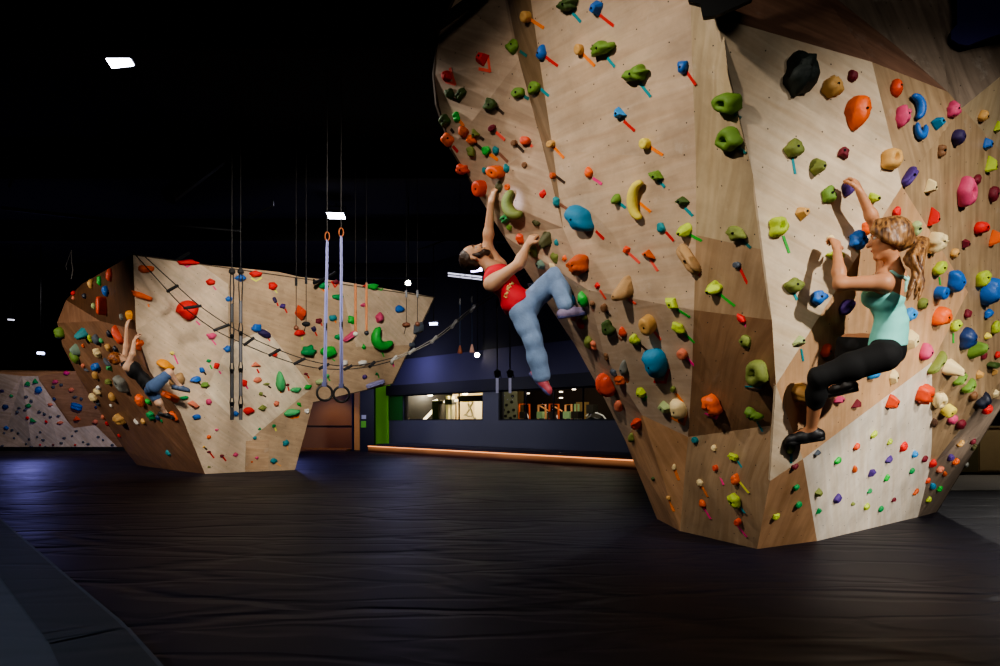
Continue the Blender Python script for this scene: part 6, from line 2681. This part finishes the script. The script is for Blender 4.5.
torso_c(B)
B.cap(lsh, rsh, .06, None, .06)
B.cap(nkb, hd, .06, .06, .04)
fc = head(B, hd, (.25, .75, .55), (-.75, -.1, .5), 1.04)
B.chain([lsh, lel, lwr], [.054, .042, .03])
B.chain([rsh, rel, rwr], [.056, .044, .03])
hand(B, lwr, at(128, 321, Yc - .02) - lwr, (.5, .8, 0), 1.2, 1, .8)
hand(B, rwr, at(136.5, 335, Yc - .05) - rwr, (.6, .7, 0), 1.2, -1, .8)
B.chain([lhp, lkn, lan], [.10, .062, .036])
B.chain([rhp, rkn, ran], [.10, .058, .036])
B.cap(lan, lan + Vector((.08, .05, -.05)), .035, .03)
B.cap(ran, ran + Vector((.05, .05, -.05)), .035, .03)
B.build('body', skin_mat('skin pale', 'e0b292'), Cl, .013)
face_parts(Cl, fc, 1.04, mat('lip light', '9a5c4c', .45))
c, f, u, s = fc
Hh = Sdf(.02)
Hh.ell(c + u * .03 - f * .03, [s * .098, f * .105, u * .098], .02)
Hh.ell(c - f * .07 - u * .03, [s * .07, f * .06, u * .06], .02)
Hh.wr = wrinkle(.006, 60, u, 8)
Hh.cut(c + f * .06, f - u * .4)
Hh.build('hair', hair_mat('hair auburn', '6a3415', 'b8703a', (1, 1, 1), 30), Cl, .012)
T = Sdf(.05)
torso_c(T, .012)
T.cap(lsh.lerp(nkb, .4), rsh.lerp(nkb, .4), .066, None, .05)
T.cut(nkb - tu * .03, tu)
T.cut(pel + tu * .02, -tu)
T.wr = wrinkle(.004, 45, tu, 5)
T.build('tank_top', mat('black jersey', '101012', .75), Cl, .012)
J = Sdf(.04)
J.ell(pel - tu * .03, [ts * .165, tf * .125, tu * .11], .05)
J.chain([lhp, lhp.lerp(lkn, .8)], [.115, .088])
J.chain([rhp, rhp.lerp(rkn, .55)], [.112, .085])
J.cut(pel + tu * .045, tu)
J.wr = wrinkle(.005, 40, (1, 0, .3), 5)
J.build('denim_shorts', mat('shorts denim', '51698f', .8, var=.25, scale=16), Cl, .012)
shoe(Cl, lan, Vector((.8, .5, -.2)), (0, -.1, 1), .26, mat('blue grey shoe', '4a5a74', .5, var=.4, scale=25), rs_, 1.1, wl, h=.012)
shoe(Cl, ran, Vector((.75, .5, -.3)), (.2, 0, 1), .25, bs, rs_, 1.05, None, h=.012)
# ------------------------------------------------------------------ lights, world, camera
def spot(name, loc, tgt, e, col, ang, blend=.5, r=.12):
    l = bpy.data.lights.new(name, 'SPOT')
    l.energy, l.color, l.spot_size, l.spot_blend, l.shadow_soft_size = e, col, math.radians(ang), blend, r
    o = bpy.data.objects.new(name, l)
    o.location = loc
    o.rotation_euler = (Vector(tgt) - Vector(loc)).to_track_quat('-Z', 'Y').to_euler()
    COL.objects.link(o)
    return o


def point(name, loc, e, col, r=.15):
    l = bpy.data.lights.new(name, 'POINT')
    l.energy, l.color, l.shadow_soft_size = e, col, r
    o = bpy.data.objects.new(name, l)
    o.location = loc
    COL.objects.link(o)
    return o


WARM, NEUT, COOL = (1, .91, .80), (1, .95, .88), (.62, .66, 1)
spot('spot_left_face', (-2.2, 2.0, 4.6), (1.0, 5.5, 2.25), 760, WARM, 52, 1.0, .08)
spot('spot_rim', (-2.6, 6.6, 4.9), (.3, 6.3, 2.7), 260, NEUT, 40, .8, .06)
spot('spot_right_face', (4.4, -.6, 4.3), (3.1, 5.4, .9), 1600, NEUT, 50, .9, .09)
spot('fill_low_panel', (4.3, -.3, 2.1), (3.35, 6.2, .7), 1150, NEUT, 24, .9, .2)  # added fill to brighten the pale lower panel
spot('spot_low_right', (5.7, 4.9, .45), (4.55, 6.75, .95), 110, NEUT, 24, .9, .05)
spot('spot_rim_left', (-1.5, 4.9, 2.7), at(520, 203, 6.15), 160, COOL, 8, .9, .03)
spot('spot_left_boulder', (-2.0, 5.6, 4.6), (-3.6, 13.8, 1.9), 2000, NEUT, 50, .7, .45)
spot('spot_left_brown', (-11.0, 9.0, 4.2), (-7.7, 13.6, 1.8), 900, WARM, 60, .8, .1)
spot('spot_left_climber', (-6.4, 8.4, 3.6), (-5.95, 11.8, 2.1), 190, WARM, 40, .9, .06)
spot('spot_far_wall', (-11, 17.5, 4.6), (-14.2, 22.6, 1.6), 420, NEUT, 70, .8, .2)
point('lamp_violet_wall', wv(uu(425), SET - .9, 2.75), 55, (.52, .5, 1), .2)
point('lamp_violet_floor', (-6.0, 19.5, 1.9), 60, (.35, .33, 1), .3)
point('lamp_violet_far', (-12.5, 18.5, 1.6), 75, (.35, .33, 1), .3)
for i, (px, e) in enumerate(((420, 130), (500, 130), (580, 80))):
    spot(f'fill_slate_wall_{i}', wv(uu(px), SET - 3.0, 2.6), wv(uu(px), SET, .7), e, (.88, .88, 1), 95, .9, .3)  # added to brighten the slate wall, turned away from the floor
spot('lamp_lobby', at(334, 394, 22.6), at(330, 440, 23.4), 36, (1, .74, .42), 120, .9, .05)
for i, px in enumerate((430, 465)):
    point(f'lamp_fitness_{i}', wv(uu(px, SET + 2.2), SET + 2.2, 2.0), 120, (1, .86, .6), .15)
for i, px in enumerate((515, 560, 600)):
    point(f'lamp_fitness_dim_{i}', wv(uu(px, SET + 1.5), SET + 1.5, 2.0), 16, (1, .88, .66), .15)
spot('spot_back_right', (7.6, 11.6, 4.2), (4.6, 8.6, .8), 90, NEUT, 60, .7, .1)
spot('spot_mat', (2.6, 12.6, 5.2), (-3.2, 8.4, 0), 170, (.86, .84, 1), 75, .8, .2)

def area(name, loc, tgt, e, col, size):
    l = bpy.data.lights.new(name, 'AREA')
    l.energy, l.color, l.size = e, col, size
    o = bpy.data.objects.new(name, l)
    o.location = loc
    o.rotation_euler = (Vector(tgt) - Vector(loc)).to_track_quat('-Z', 'Y').to_euler()
    COL.objects.link(o)


area('fill_overhead', (1.2, -2.6, 5.2), (2.2, 6, 2.4), 62, NEUT, 2.5)  # invented fill behind the camera, lifts the black shadows
spot('fill_walkway', (-5.5, .5, 4.5), (-3.2, 3.2, 0), 420, (.78, .86, 1), 70, .8, .3)  # light put in to brighten the dark walkway
point('fill_back_right', (9.0, 11.2, 2.6), 45, NEUT, .2)  # added light for the cabinet and concrete in the right gap
w = bpy.data.worlds.new('World')
bpy.context.scene.world = w
w.use_nodes = True
w.node_tree.nodes['Background'].inputs[0].default_value = (.35, .36, .5, 1)
w.node_tree.nodes['Background'].inputs[1].default_value = 0.02

cam = bpy.data.cameras.new('camera')
cam.sensor_width = 36
cam.lens = 36 * F / 1000
cam.shift_y = (HY - 333) / 1000
cam.clip_end = 200
co = bpy.data.objects.new('camera', cam)
co.location = (0, 0, CH)
co.rotation_euler = (math.radians(90), 0, 0)
COL.objects.link(co)
sc_ = bpy.context.scene
sc_.camera = co
sc_.view_settings.view_transform = 'AgX'
sc_.view_settings.look = 'AgX - Medium High Contrast'
sc_.view_settings.exposure = 0.32
